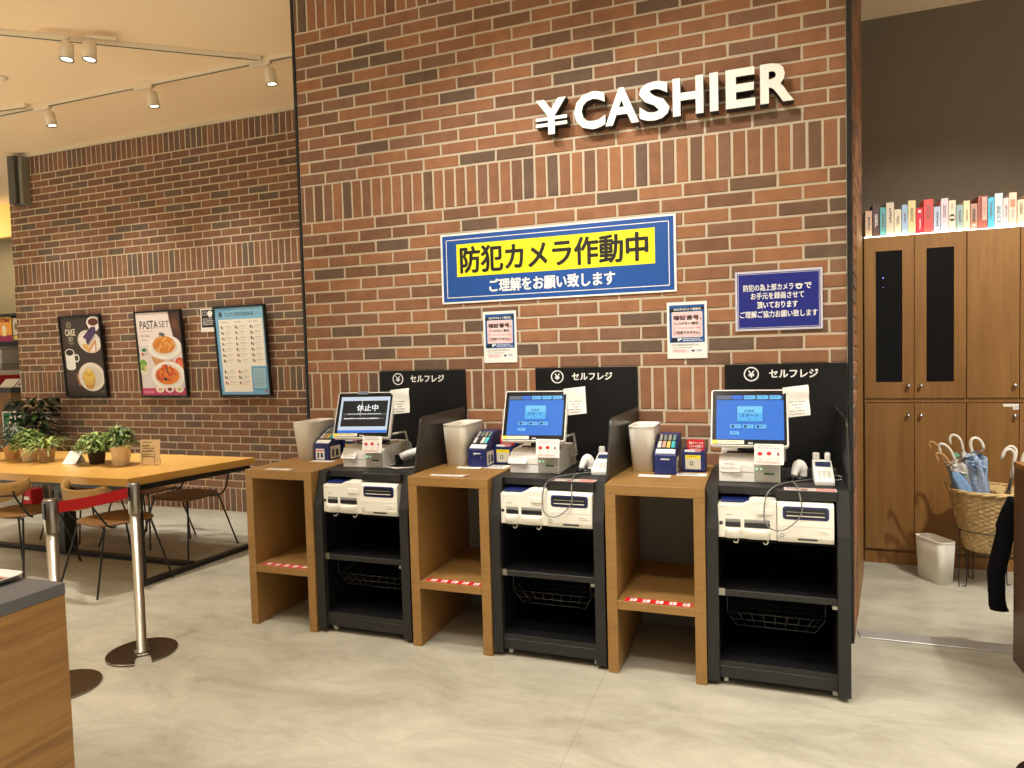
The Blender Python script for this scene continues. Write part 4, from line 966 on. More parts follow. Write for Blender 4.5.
MB(frame_M((0, 0, .015), (1, 0, 0), (0, .1, 1))).box(-.078, .078, 0, .170, 0, .003, mat('kraft_card', (214, 190, 146), .6)).build('menu_sheet', t)
mb = MB(frame_M((0, -.0045, .015), (1, 0, 0), (0, .1, 1)))
for k, (a, b, c_, d_) in enumerate(((-.06, .145, .03, .156), (-.06, .120, .01, .134), (-.06, .104, .05, .112), (-.06, .082, .045, .094), (-.06, .06, .02, .068), (-.06, .046, .06, .054))): mb.scribble(a, b, c_, d_, 1, ink(80, 60, 40), 1, k + 3, .9)
mb.build('print', t)
mb = MB()
for xx in (-.05, .05): mb.tube([(xx, -.012, .09), (xx, -.016, .004), (xx, .05, .004), (xx, .03, .09)], .0016, BLKW, 6)
mb.build('wire_holder', t)

# background plant by the far wall
t = thing('potted_shrub', 'tall dark green bushy plant standing against the far brick wall, behind the table', 'plant', (-4.28, 1.22, 0))
MB().lathe([(0, .36), (.10, .36), (.13, .58), (.14, .58), (.14, .60), (.12, .60), (.115, .57), (0, .57)], POTK, 28).build('pot', t)
mb = MB(); mb.lathe([(0, .346), (.11, .346), (.11, .3595), (0, .3595)], BLKW, 24)
for k in range(3): mb.tube([(.08 * cos(k * 2.09), .08 * sin(k * 2.09), .347), (.15 * cos(k * 2.09), .15 * sin(k * 2.09), .004)], .007, BLKW, 8)
mb.build('plant_stand', t)
rnd = random.Random(5); mb = MB()
for k in range(520):
    th = rnd.uniform(0, 6.28); q = rnd.random() ** .6; hz = .62 + .48 * rnd.random()
    leaf(mb, (.22 * q * cos(th), .20 * q * sin(th), hz), (cos(th + rnd.uniform(-1, 1)), sin(th + rnd.uniform(-1, 1)), rnd.uniform(-.3, .7)), rnd.uniform(.06, .11), .022, GR[rnd.choice((4, 4, 2, 4))], .8)
for k in range(14): th = k * .9; mb.tube([(0, 0, .57), (.1 * cos(th), .08 * sin(th), .75), (.2 * cos(th), .15 * sin(th), .95)], .004, GR[4], 5)
mb.build('foliage', t)

# ------------------------------------------------------------------ belt barrier posts
def stanchion(x, y, label, H=.84, angle=0, visible=True):
    t = thing('barrier_post', label, 'barrier post', (x, y, 0), angle, group='stainless steel belt barrier posts')
    pts = []; R_ = .158; n = 48
    for k in range(n):
        a = -pi / 2 + radians(13) + (2 * pi - radians(26)) * k / (n - 1); pts.append((R_ * cos(a), R_ * sin(a)))
    pts = pts + [(-.034, -.085), (-.022, -.052), (.022, -.052), (.034, -.085)]
    MB(Matrix.Rotation(radians(50) - angle, 4, 'Z')).prism(pts, 0, .012, STEELD, 'Z', bev=.002, seg=1).build('base', t)
    MB().lathe([(0, .012), (.034, .012), (.034, .016), (.0225, .02), (.0225, H - .15), (0, H - .15)], STEEL, 32).build('pole', t)
    MB().lathe([(0, H - .15), (.0245, H - .15), (.0268, H - .146), (.0268, H - .006), (.025, H), (0, H)], STEEL, 32).build('head', t)
    MB().box(-.010, .010, .021, .030, H - .085, H - .015, BLKP, bev=.002).box(-.010, .010, -.030, -.021, H - .085, H - .015, BLKP, bev=.002).box(-.030, -.021, -.010, .010, H - .085, H - .015, BLKP, bev=.002).build('belt_slot', t)
    return t
p1 = Vector((-.305, -1.080)); p2 = Vector((-.352, -1.460))
ang = math.atan2((p2 - p1).y, (p2 - p1).x)
stanchion(p1.x, p1.y, 'steel barrier post with its round base in full view, right end of the red belt', angle=ang + pi / 2)
stanchion(p2.x, p2.y, 'steel barrier post rising behind the grey-topped counter, left end of the red belt', angle=ang + pi / 2)
stanchion(3.475, -.985, 'barrier post at the lower right corner, only its round base showing', angle=.8)
d = (p2 - p1).normalized(); a = p1 + d * .031; b = p2 - d * .031; n_ = Vector((-d.y, d.x)) * .0008
mb = MB(); k = 10; z0, z1 = .772, .822
rings = []
for q in range(k + 1):
    c_ = a.lerp(b, q / k); sg = -.006 * sin(pi * q / k)
    rings.append([(c_.x - n_.x, c_.y - n_.y, z0 + sg), (c_.x + n_.x, c_.y + n_.y, z0 + sg), (c_.x + n_.x, c_.y + n_.y, z1 + sg), (c_.x - n_.x, c_.y - n_.y, z1 + sg)])
mb.loft(rings, RED, smooth=False)
tag(mb.build('barrier_belt'), 'red retractable belt stretched between the two steel posts', 'belt')

# ------------------------------------------------------------------ counter at the lower left
t = thing('service_counter', 'wood panelled counter with thick grey top in the lower left corner', 'counter', (.99, -2.387, 0))
GTOP = mat('grey_worktop', (86, 86, 88), .5, bump=.2, bscale=700)
MB().box(-2.2, 0, -1.6, 0, .872, .90, GTOP, bev=.0015).build('worktop', t)
MB().box(-2.198, -.001, -1.599, -.001, .0, .8715, OAKC, bev=.001).build('body', t)
t = thing('serving_tray', 'dark tray with a raised white rim lying on the grey counter', 'tray', (.628, -2.476, .9005), radians(1))
mb = MB()
def rg(w, d_, z, r_): return [(p[0], p[1], z) for p in rr_pts(-w / 2, -d_ / 2, w / 2, d_ / 2, r_, 5)]
mb.loft([rg(.44, .14, 0, .02), rg(.47, .17, .012, .03), rg(.475, .175, .014, .03), rg(.468, .168, .0145, .028), rg(.43, .13, .003, .02)], mat('tray_white', (206, 200, 190), .5)); mb.build('rim', t)
MB().box(-.20, .20, -.055, .055, .0033, .0045, mat('tray_mat', (36, 30, 28), .6)).box(-.205, .205, .052, .060, .0034, .006, ink(170, 104, 84)).build('tray_mat', t)

# ------------------------------------------------------------------ counter at the right edge
t = thing('wood_counter', 'wood veneered counter end cut off by the right edge of the photo', 'counter', (3.590, .0, 0))
MB().box(0, .9, -.62, .0, 0, .862, SHADEW, bev=.001).build('body', t)
MB().box(-.002, .902, -.622, .002, .8625, .885, OAKV, bev=.001).build('top', t)
BLKC = mat('black_cloth', (16, 16, 18), .95, spec=.1)
mb = MB(); rings = []
for k, (z, y0, y1, xo) in enumerate(((.72, .020, .034, .004), (.66, .016, .050, -.004), (.585, .012, .075, -.014), (.55, .010, .06, -.014), (.45, .008, .09, -.028), (.36, .010, .12, -.040), (.27, .012, .10, -.040), (.215, .02, .08, -.036), (.195, .03, .06, -.030))):
    cx = 3.588 + xo; n = 16; rings.append([(cx + (.008 + min(.024, (.73 - z) * .2) + .005 * sin(q * 2.4 + k)) * cos(2 * pi * q / n), (y0 + y1) / 2 + .02 + (y1 - y0) / 2 * sin(2 * pi * q / n), z) for q in range(n)])
mb.loft(rings, BLKC)
t = tag(mb.build('hanging_cloth'), 'black cloth hanging from the end of the right-hand counter', 'cloth')

# ------------------------------------------------------------------ wooden wall cabinets
def knob(parent, x, z, y=-.002):
    MB().lathe([(0, 0), (.006, 0), (.006, .010), (.011, .014), (.0125, .020), (.009, .026), (0, .027)], STEEL, 16, T=Matrix.Translation((x, y, z)) @ Matrix.Rotation(pi / 2, 4, 'X')).build('knob', parent)
GLASS = mat('smoked_glass', (8, 7, 7), .3, spec=.2)
DEVM = mat('device_black', (22, 22, 23), .5)
def cabinet(x0, doors, label, upper, group):
    t = thing('upper_cabinet' if upper else 'lower_cabinet', label, 'cabinet', (x0, 1.35, 0), group=group)
    x1 = doors[-1][1]; z0, z1 = (1.037, 2.085) if upper else (0, 1.036)
    mb = MB()
    w_ = x1 - x0
    if upper: mb.box(0, w_, .02, .435, z0, z1, OAKV); mb.box(0, w_, .010, .0205, z0 - .0, z0 + .028, OAKV)
    else: mb.box(0, w_, .02, .435, .0, z1 - .0, OAKV); mb.box(0, w_, .008, .0205, .0, .075, OAKV)
    mb.build('carcass', t)
    for (a, b, gl, kn) in doors:
        a -= x0; b -= x0; mb = MB(); g = .0018
        dz0, dz1 = (z0 + .028, z1 - .003) if upper else (.094, z1 - .004)
        if gl:
            ga, gb = a + .066, b - .066; gz0, gz1 = 1.166, 1.992
            for q in ((a + g, ga, dz0, dz1), (gb, b - g, dz0, dz1), (ga, gb, dz0, gz0), (ga, gb, gz1, dz1)): mb.box(q[0], q[1], 0, .018, q[2], q[3], OAKV)
            d_ = mb.build('door', t)
            MB().box(ga + .0005, gb - .0005, .008, .012, gz0 + .0005, gz1 - .0005, GLASS).build('glass_pane', d_)
        else:
            mb.box(a + g, b - g, 0, .018, dz0, dz1, OAKV, bev=.0012); d_ = mb.build('door', t)
        knob(d_, (a + .245) if kn == 'r' else (b - .245), 1.142 if upper else .958, -.0)
    return t
cabinet(3.176, [(3.176, 3.456, True, 'r'), (3.456, 3.735, True, 'l')], 'upper wooden cabinet with two tall dark glass doors', True, 'upper wall cabinets')
cabinet(3.7365, [(3.7365, 4.008, False, 'r'), (4.008, 4.29, False, 'l')], 'upper wooden cabinet with plain doors, above the umbrella basket', True, 'upper wall cabinets')
cabinet(3.176, [(3.176, 3.456, False, 'r'), (3.456, 3.735, False, 'l')], 'lower wooden cabinet behind the small white bin', False, 'lower wall cabinets')
cabinet(3.7365, [(3.7365, 4.008, False, 'r'), (4.008, 4.29, False, 'l')], 'lower wooden cabinet behind the umbrella basket', False, 'lower wall cabinets')
LEDM = glow('led_blue', (120, 130, 255), 6)
mb = MB(wallM(3.285, 1.3578, 1.825)); mb.ell(0, 0, .003, .003, 0, LEDM, n=10); mb.ell(0, -.06, .002, .002, 0, LEDM, n=10)
o = mb.build('indicator_light'); tag(o, 'tiny blue indicator lights glowing behind the left dark glass door', 'light')
t = thing('drawer_label', 'small white label stuck on the lower cabinet door above the umbrella basket', 'label', (3.925, 1.3496, 1.012))
MB(wallM()).box(0, .080, 0, .016, 0, .001, PAPER).box(.050, .080, -.018, -.002, 0, .001, PAPER).build('paper', t)
mb = MB(wallM(0, -.0011, 0)); mb.scribble(.054, -.015, .076, -.005, 0, ink(120, 116, 110), 2, 3); mb.build('print', t)
# lit strip lying on the cabinet top in front of the books
o = MB().box(3.18, 4.28, 1.360, 1.368, 2.0855, 2.0880, glow('warm_led', (255, 240, 216), 15)).build('led_strip')
tag(o, 'thin glowing light strip along the cabinet top in front of the books', 'light')

books = [(3.188, 3.228, 2.257, (196, 164, 138), 'pinkish tan book at the left end of the row'), (3.230, 3.269, 2.295, (84, 58, 50), 'dark brown book with white title, second from the left'), (3.271, 3.305, 2.271, (92, 160, 160), 'teal book next to the dark brown one'),
         (3.306, 3.351, 2.298, (206, 192, 168), 'tall beige book right of the teal one'), (3.352, 3.391, 2.251, (214, 202, 170), 'short cream book right of the tall beige one'), (3.393, 3.427, 2.276, (150, 176, 200), 'pale blue book left of the tall yellowish one'),
         (3.428, 3.470, 2.298, (216, 196, 140), 'tall yellowish book left of the red pair'), (3.471, 3.512, 2.249, (196, 20, 44), 'short deep red book with white title'), (3.513, 3.566, 2.296, (214, 74, 70), 'thick tall coral red book'),
         (3.567, 3.604, 2.247, (168, 184, 200), 'short pale blue-grey book right of the coral red one'), (3.605, 3.645, 2.294, (212, 188, 196), 'tall pale pink book in the middle of the row'), (3.646, 3.685, 2.277, (222, 204, 176), 'cream book with a round dark emblem on its spine'),
         (3.687, 3.724, 2.246, (140, 164, 160), 'short grey-green book'), (3.725, 3.759, 2.267, (222, 204, 160), 'narrow cream book with blue writing'), (3.761, 3.799, 2.246, (176, 132, 106), 'tan book with a dark panel on its spine'),
         (3.800, 3.850, 2.288, (158, 82, 66), 'tall brick red and pink book'), (3.851, 3.884, 2.274, (70, 176, 206), 'bright cyan book'), (3.885, 3.928, 2.295, (196, 206, 208), 'tall pale grey book with dark capital letters down its spine'),
         (3.929, 3.957, 2.264, (220, 196, 192), 'narrow pale pink book right of the grey lettered one'), (3.958, 3.998, 2.292, (224, 196, 170), 'tall cream book with orange block near the right end'), (4.001, 4.037, 2.246, (222, 204, 166), 'short cream book near the right photo edge'),
         (4.038, 4.08, 2.275, (206, 190, 170), 'beige book at the right photo edge')]
rnd = random.Random(12)
for k, (a, b, zt, c_, lab) in enumerate(books):
    t = thing('book', lab + ' on top of the cabinets' if len(lab.split()) < 11 else lab, 'book', (a, 1.38, 2.0856), group='books on top of the wooden cabinets')
    m = mat('book_cover_%d' % k, c_, .5); w_ = b - a - .0012; h = zt - 2.0865; dp = rnd.uniform(.13, .16)
    mb = MB(); mb.box(0, w_, 0, .003, 0, h, m, bev=.0008); mb.box(0, .0022, .003, dp, 0, h, m); mb.box(w_ - .0022, w_, .003, dp, 0, h, m); mb.build('cover', t)
    MB().box(.0024, w_ - .0024, .0032, dp - .003, .002, h - .003, mat('page_block', (226, 216, 190), .8)).build('pages', t)
    mb = MB(frame_M((w_ / 2, -.0004, 0), (0, 0, 1), (1, 0, 0)) @ Matrix.Scale(1, 4)) if False else MB(frame_M((w_ / 2, -.0004, h), (0, 0, -1), (1, 0, 0)))
    dk = W if sum(c_) < 330 else ink(110, 96, 90)
    if k == 17: mb.text('BEST', h * .38, -w_ * .22, h * .88, w_ * .22, 1, ink(60, 64, 70), bold=.0)
    elif k == 11:
        mb.ell(h * .55, 0, .022, w_ * .40, 1, ink(50, 40, 34)); mb.ell(h * .55, 0, .008, w_ * .38, 2, ink(222, 204, 176)); mb.build('round_emblem', t); mb = MB(frame_M((w_ / 2, -.0004, h), (0, 0, -1), (1, 0, 0))); mb.scribble(h * .1, -.006, h * .3, .006, 1, dk, 2, k)
    elif k == 14: mb.rect(h * .2, -.007, h * .7, .007, 1, ink(104, 84, 72)); mb.rect(h * .78, -.005, h * .85, .005, 1, W)
    elif k == 19: mb.rect(h * .2, -w_ * .3, h * .42, w_ * .3, 1, ink(226, 130, 96)); mb.scribble(h * .48, -.008, h * .78, .008, 1, ink(120, 130, 140), 2, k)
    elif k == 15: mb.rect(h * .04, -w_ * .05, h * .72, w_ * .42, 1, ink(222, 170, 150)); mb.scribble(h * .05, -w_ * .35, h * .7, -w_ * .12, 1, ink(110, 50, 40), 1, k); mb.scribble(h * .12, 0, h * .6, w_ * .3, 2, ink(150, 90, 80), 2, k)
    elif k == 7: mb.ell(h * .14, 0, .008, .009, 1, W); mb.scribble(h * .42, -.005, h * .9, .005, 1, W, 1, k)
    else: mb.scribble(h * rnd.uniform(.1, .3), -w_ * .22, h * rnd.uniform(.6, .85), w_ * .22, 1, dk, rnd.choice((1, 2)), k, .75)
    mb.build('spine_print', t)

# ------------------------------------------------------------------ umbrella basket and bin
BX, BY = 3.765, 1.045
WK = mat('wicker', (206, 176, 122), .7, bump=.8, bscale=120, vary=.3, vscale=40)
t = thing('wicker_basket', 'round wicker basket full of umbrellas in a black wire stand', 'basket', (BX, BY, .215))
H = .345; rb, rt = .105, .188
mb = MB(); nst = 40; rows = 26
def rad(q): return rb + (rt - rb) * q ** .85
rings = []
for k in range(rows * 2 + 1):
    q = k / (rows * 2); rings.append([((rad(q) + .007 * (1 if ((a // 2) + (k // 2)) % 2 else -1) * (1 if k % 2 else .2)) * cos(2 * pi * a / (nst * 2)), (rad(q) + .007 * (1 if ((a // 2) + (k // 2)) % 2 else -1) * (1 if k % 2 else .2)) * sin(2 * pi * a / (nst * 2)), H * q) for a in range(nst * 2)])
inner = [[((rad(q) - .012) * cos(2 * pi * a / (nst * 2)), (rad(q) - .012) * sin(2 * pi * a / (nst * 2)), max(.01, H * q)) for a in range(nst * 2)] for q in (1, .6, .3, .02)]
mb.loft(rings + inner, WK); mb.build('woven_body', t)
mb = MB()
for s in range(3): mb.tube([((rt + .004 + .006 * cos(a * pi / 6 + s * 2.1)) * cos(2 * pi * a / 72), (rt + .004 + .006 * cos(a * pi / 6 + s * 2.1)) * sin(2 * pi * a / 72), H + .003 + .006 * sin(a * pi / 6 + s * 2.1)) for a in range(73)], .006, WK, 6)
mb.build('braided_rim', t)
for sgn in (-1, 1):
    MB().tube([(sgn * (rt + .005), -.05, H), (sgn * (rt + .012), -.03, H + .035), (sgn * (rt + .012), .0, H + .05), (sgn * (rt + .012), .03, H + .035), (sgn * (rt + .005), .05, H)], .007, WK, 8).build('handle', t)
t = thing('wire_plant_stand', 'black wire stand holding the wicker basket off the floor', 'stand', (BX, BY, 0))
mb = MB(); 
rq = .155
mb.tube([(rq * cos(2 * pi * a / 40), rq * sin(2 * pi * a / 40), .335) for a in range(41)], .003, BLKW, 6); mb.tube([(.118 * cos(2 * pi * a / 40), .118 * sin(2 * pi * a / 40), .208) for a in range(41)], .003, BLKW, 6); mb.build('support_ring', t)
for a in (200, 280, 20, 110):
    c_, s2 = cos(radians(a)), sin(radians(a))
    MB().tube(smooth_path([(rq * c_, rq * s2, .335), (rq * c_ * 1.0, rq * s2, .20), (rq * c_ * 1.03, rq * s2 * 1.03, .012), (rq * c_ * .85, rq * s2 * .85, .004), (rq * c_ * .75, rq * s2 * .75, .02), (.118 * c_, .118 * s2, .208)]), .003, BLKW, 6).build('leg', t)

def umbrella(label, base, top, col, shaft, curve=.045, hdir=(1, 0, 0), wrap=None, cover=True, sd=1, frill=False, hr=.008):
    """base, top: world points of the shaft; the handle is a crook above the top"""
    t = thing('umbrella', label, 'umbrella', base, group='umbrellas standing in the wicker basket')
    B_ = Vector((0, 0, 0)); T_ = Vector(top) - Vector(base); d_ = T_.normalized(); h = Vector(hdir).normalized()
    MB().tube([B_, T_], .004, shaft, 8).build('shaft', t)
    if cover:
        rnd = random.Random(sd); rings = []; n = 20; a_ = d_.cross(h).normalized(); b2 = d_.cross(a_)
        L_ = T_.length
        prof = ((.02, .010), (.25, .024), (.55, .034), (.72, .040), (.84, .046 if frill else .030), (.90, .050 if frill else .016), (.94, .030 if frill else .010)) 
        for q, rr in prof:
            rings.append([d_ * L_ * q + (a_ * cos(2 * pi * k / n) + b2 * sin(2 * pi * k / n)) * rr * (1 + .22 * sin(k * pi / 2 + q * 5) * (1.4 if frill and q > .8 else 1) + .1 * rnd.uniform(-1, 1)) for k in range(n)])
        MB().loft(rings, col).build('canopy', t)
        if frill:
            mb = MB()
            for k in range(46):
                th = rnd.uniform(0, 6.28); q = rnd.uniform(.80, .97); o_ = a_ * cos(th) + b2 * sin(th)
                leaf(mb, d_ * L_ * q + o_ * .026, o_ * 1.0 + d_ * rnd.uniform(-.5, 1.0), .034, .015, wrap if rnd.random() < .4 and wrap else col, .4, 3)
            mb.build('ruffle', t)
    P_ = [T_ - d_ * .10, T_, T_ + d_ * .02]
    for k in range(1, 9):
        a = pi * k / 8; P_.append(T_ + d_ * (.02 + curve * .75 * sin(a)) + h * curve * .5 * (1 - cos(a)))
    P_.append(P_[-1] - d_ * .018)
    MB().tube(P_, hr, wrap_handle, 10).build('handle', t)
    return t
HWHT = mat('white_handle', (230, 224, 208), .4); HWD = mat('wooden_handle', (196, 150, 98), .5); HBLK = mat('black_handle', (24, 22, 22), .4)
BLU = mat('light_blue_cloth', (120, 156, 196), .8); GRNF = mat('green_print_cloth', (96, 150, 124), .8, vary=.5, vscale=70); BPR = mat('blue_print_cloth', (150, 170, 196), .8, vary=.35, vscale=70); WHC = mat('white_cloth', (206, 202, 196), .8); BLU2 = mat('blue_stripe_cloth', (150, 184, 214), .8)
wrap_handle = HWHT
BT = .235
umbrella('white handled umbrella with blue ruffled print, upright in the wicker basket', (3.79, 1.00, BT), (3.672, .98, .80), BPR, STEEL, .062, (1, .1, 0), BLU2, sd=2, frill=True)
umbrella('white handled umbrella with green floral ruffle leaning left in the basket', (3.80, 1.06, BT), (3.585, .995, .76), WHC, STEEL, .060, (-1, .1, .2), GRNF, sd=3, frill=True)
umbrella('plain white handled umbrella at the back of the wicker basket', (3.76, 1.10, BT), (3.655, 1.10, .80), WHC, STEEL, .058, (-1, .1, .1), sd=4)
wrap_handle = HWD
umbrella('wooden handled light blue umbrella leaning far left in the basket', (3.79, .99, BT), (3.560, .975, .72), BLU, STEEL, .05, (-1, .1, .1), sd=5, hr=.007)
umbrella('thin wooden handled umbrella leaning left behind the blue one', (3.74, 1.07, BT), (3.53, 1.06, .78), BLU, STEEL, .04, (-1, .2, .1), sd=6, cover=False, hr=.006)
wrap_handle = HWHT
umbrella('slim black umbrella with a white crook handle, right side of the basket', (3.82, .99, BT), (3.875, .98, .74), HBLK, HBLK, .055, (-1, .1, .1), sd=7, cover=False)
umbrella('second slim black umbrella with white crook, just behind its twin in the basket', (3.80, 1.03, BT), (3.895, 1.03, .75), HBLK, HBLK, .055, (-1, .1, .1), sd=8, cover=False)
umbrella('umbrella with a thick white crook above the right-hand counter', (3.86, 1.08, BT), (3.93, 1.04, .72), WHC, STEEL, .08, (1, 0, .1), sd=9, cover=False, hr=.011)

t = bin_obj(3.515, 1.085, 0, 'small white waste bin on the floor in front of the lower wooden cabinet', h=.252, name='floor_bin', wt=.115, wb=.095, dt=.225, db=.195, rz=radians(28), grp='floor bins')

# ------------------------------------------------------------------ ceiling tracks and spotlights
TRK = mat('track_white', (232, 216, 188), .5)
def track(p, q, label):
    p = Vector(p); q = Vector(q); d = (q - p); L_ = d.length; t = thing('light_track', label, 'light track', (p.x, p.y, CEIL), math.atan2(d.y, d.x), group='ceiling light tracks')
    MB().box(0, L_, -.018, .018, -.032, -.0005, TRK, bev=.002).build('rail', t)
    MB().box(.01, L_ - .01, -.006, .006, -.0335, -.0325, mat('track_slot', (60, 50, 40), .7)).build('slot', t)
track((-4.6, .600), (-.25, .655), 'white light track running along the far brick wall on the ceiling')
track((-3.4, -1.40), (-.83, .610), 'white light track running diagonally toward the brick walls on the ceiling')
track((-4.6, .42), (-3.20, .565), 'short white light track at the far left of the ceiling')
LAMPG = glow('lamp_glow', (255, 244, 226), 14)
def spot(x, y, label, aim=(0, 0, -1), ang=0, energy=60, size=radians(70), col=(1, .86, .68), light=True, adapter=True):
    t = thing('spotlight', label, 'spotlight', (x, y, CEIL - .034), ang, group='white track spotlights on the ceiling')
    MB().box(-.16, .02, -.018, .018, -.022, -.0, TRK, bev=.003).build('adapter', t)
    MB().tube([(0, 0, -.02), (0, 0, -.055)], .008, TRK, 10).build('stem', t)
    a = Vector(aim); 
    loc = Matrix.Rotation(-ang, 4, 'Z') @ a.normalized()
    rot = loc.to_track_quat('-Z', 'Y').to_matrix().to_4x4()
    T_ = Matrix.Translation((0, 0, -.052)) @ rot
    MB().lathe([(0, .0), (.036, .0), (.040, -.004), (.042, -.105), (.040, -.108), (.036, -.108), (.035, -.098), (0, -.098)], TRK, 28, T=T_).build('lamp_housing', t)
    MB().lathe([(.036, -.1085), (.0425, -.1085), (.0425, -.112), (.036, -.112), (.036, -.1085)], BLKP, 28, T=T_, cap=False).build('rim', t)
    MB().lathe([(0, -.0985), (.0345, -.0985), (.0345, -.0995), (0, -.0995)], LAMPG, 24, T=T_).build('lens', t)
    if light:
        L = bpy.data.lights.new('lamp', 'SPOT'); L.energy = energy; L.spot_size = size; L.spot_blend = .6; L.shadow_soft_size = .03; L.color = col
        o = bpy.data.objects.new('lamp', L); C.objects.link(o); o.parent = t
        o.matrix_local = T_ @ Matrix.Translation((0, 0, -.12))
    return t
WARM = (1, .965, .91)
spot(-1.705, -.205, 'left one of the pair of white spotlights shining straight down', (0, -.08, -1), radians(38), 30)
spot(-1.575, -.145, 'right one of the pair of white spotlights shining straight down', (.0, -.08, -1), radians(38 + 180), 30)
spot(-.785, .645, 'white wall-side spotlight nearest the large brick wall with the checkouts', (.10, .14, -1), radians(1), 60, light=False)
spot(-1.90, .630, 'white wall-side spotlight above the gap between pasta and cake posters', (.10, .14, -1), radians(1), 60, light=False)
spot(-3.01, .615, 'white wall-side spotlight farthest to the left of the photo', (.10, .14, -1), radians(1), 60, light=False)
t = tag(MB().lathe([(0, 0), (.035, 0), (.038, -.006), (.026, -.02), (.012, -.028), (0, -.028)], TRK, 20).build('smoke_detector', loc=(-2.83, .13, CEIL - .0005)), 'tiny round detector on the ceiling at the left photo edge', 'detector')

def lamp(x, y, z, tx, ty, tz, energy, size=60, soft=.05, blend=.5, col=WARM):
    L = bpy.data.lights.new('room_lamp', 'SPOT'); L.energy = energy; L.spot_size = radians(size); L.spot_blend = blend; L.shadow_soft_size = soft; L.color = col
    o = bpy.data.objects.new('room_lamp', L); C.objects.link(o); o.location = (x, y, z)
    o.rotation_euler = (Vector((tx, ty, tz)) - Vector((x, y, z))).to_track_quat('-Z', 'Y').to_euler()
    return o
# track lamps in front of the checkout wall (outside the frame)
for x, tx, e in ((.15, .45, 38), (1.10, 1.50, 135), (1.85, 2.35, 108)):
    lamp(x, -1.55, 3.5, tx, .0, 1.75, e, 72, .025, 1.0)
for x, y, tx, ty, e, sz in ((.35, -1.4, .7, -.7, 85, 66), (1.5, -1.4, 1.8, -.7, 85, 66), (2.55, -1.4, 2.8, -.7, 62, 66), (1.75, -2.75, 2.3, -1.0, 130, 56), (.7, -2.4, .9, -1.8, 70, 66), (-.4, -2.0, -.2, -1.6, 105, 66), (2.8, -2.9, 3.1, -2.4, 40, 60),
                        (-2.0, -2.9, -2.0, -2.6, 140, 70)):
    lamp(x, y, 3.5, tx, ty, 0, e, sz, .03, .7)
# passage to the right
lamp(4.45, -.5, 3.5, 3.65, 1.25, .95, 300, 74, .03, .8)
# dining corner: wall-side spots and lamps over the table
for x, e in ((-.95, 55), (-2.05, 75), (-3.2, 75), (-4.2, 60)):
    lamp(x, .62, 3.45, x + .35, 1.5, .7, e, 80, .03, 1.0)
lamp(-1.62, -.12, 3.42, -1.55, .1, .7, 200, 62, .03, .8)
lamp(-2.9, .1, 3.42, -2.8, .1, .7, 175, 70, .03, .8)
# broad area lamps for fill light
def area(x, y, z, sx, sy, rot, energy, col=(1, .86, .68)):
    L = bpy.data.lights.new('fill_light', 'AREA'); L.shape = 'RECTANGLE'; L.size = sx; L.size_y = sy; L.energy = energy; L.color = col
    o = bpy.data.objects.new('fill_light', L); C.objects.link(o); o.location = (x, y, z); o.rotation_euler = rot
    return o

# unseen area lamps added out of frame; their floor bounce brightens the ceiling
for x, y, e in ((-5.6, -2.4, 260), (-3.2, -4.4, 230), (0, -4.9, 210), (3.2, -4.9, 170), (4.9, -1.8, 110)):
    area(x, y, 3.58, 1.8, 1.8, (0, 0, 0), e, (1, .96, .90)).data.spread = radians(95)

# ------------------------------------------------------------------ shop corner seen past the left end of the brick wall
bx = -7.0
PL = mat('shop_wall_plaster', (176, 164, 132), .9)
struct(MB().box(-10, -5.6, 3.62, 3.7, 0, CEIL, PL).build('wall_far'))
struct(MB().box(-4.72, -4.62, 1.405, 1.518, 3.09, CEIL - .036, mat('grey_steel', (92, 90, 84), .5, .5)).box(-4.612, -4.56, 1.44, 1.518, 3.09, CEIL - .036, mat('grey_steel2', (128, 124, 112), .5)).build('trim_6'))
o = MB().box(-8.6, -6.65, 2.9, 3.0, 3.17, CEIL - .001, mat('amber_panel', (232, 190, 112), .6)).build('lit_panel'); tag(o, 'warm yellow lit panel near the ceiling at the far left', 'panel')
area(-7.6, 2.2, 3.2, 1.2, .4, (radians(70), 0, 0), 14, (1, .8, .5))
t = thing('back_shelf', 'dark wall shelf in the far left background carrying an orange drink poster', 'shelf', (-8.0, 3.0, 0))
MB().box(-.6, 1.2, 0, .35, 1.72, 1.765, DARK).build('shelf', t); MB().box(-.6, 1.2, 0, .35, 2.12, 2.15, DARK).build('shelf', t); MB().box(-.6, 1.2, .30, .34, 0.9, 2.15, mat('shelf_back', (190, 180, 150), .8)).build('back_panel', t)
t = thing('drink_poster', 'orange and magenta drink poster standing on the far left background shelf', 'poster', (-7.56, 3.06, 1.766))
MB(wallM()).box(0, .30, 0, .345, 0, .01, ink(236, 160, 40)).build('board', t)
mb = MB(wallM(0, -.0102, 0)); mb.rect(0, 0, .30, .09, 1, ink(160, 30, 90)); mb.rect(0, .25, .30, .345, 1, ink(240, 190, 50)); mb.text('OM', .08, .26, .26, .33, 2, ink(190, 30, 60), bold=.04); mb.ell(.15, .16, .045, .06, 2, ink(250, 226, 170)); mb.rect(.115, .08, .185, .16, 3, ink(250, 226, 170)); mb.ell(.15, .20, .03, .03, 4, W); mb.build('print', t)
t = thing('price_poster', 'small pale poster right of the orange one on the background shelf', 'poster', (-7.24, 3.06, 1.766))
MB(wallM()).box(0, .14, 0, .33, 0, .01, ink(70, 66, 60)).build('board', t); mb = MB(wallM(0, -.0102, 0)); mb.rect(.01, .09, .13, .32, 1, ink(206, 196, 170)); mb.ell(.07, .20, .03, .05, 2, ink(120, 96, 80)); mb.rect(.01, .02, .13, .08, 1, ink(226, 200, 110)); mb.build('print', t)
t = thing('shop_counter', 'dark topped wooden counter in the far left background', 'counter', (-8.2, 2.35, 0))
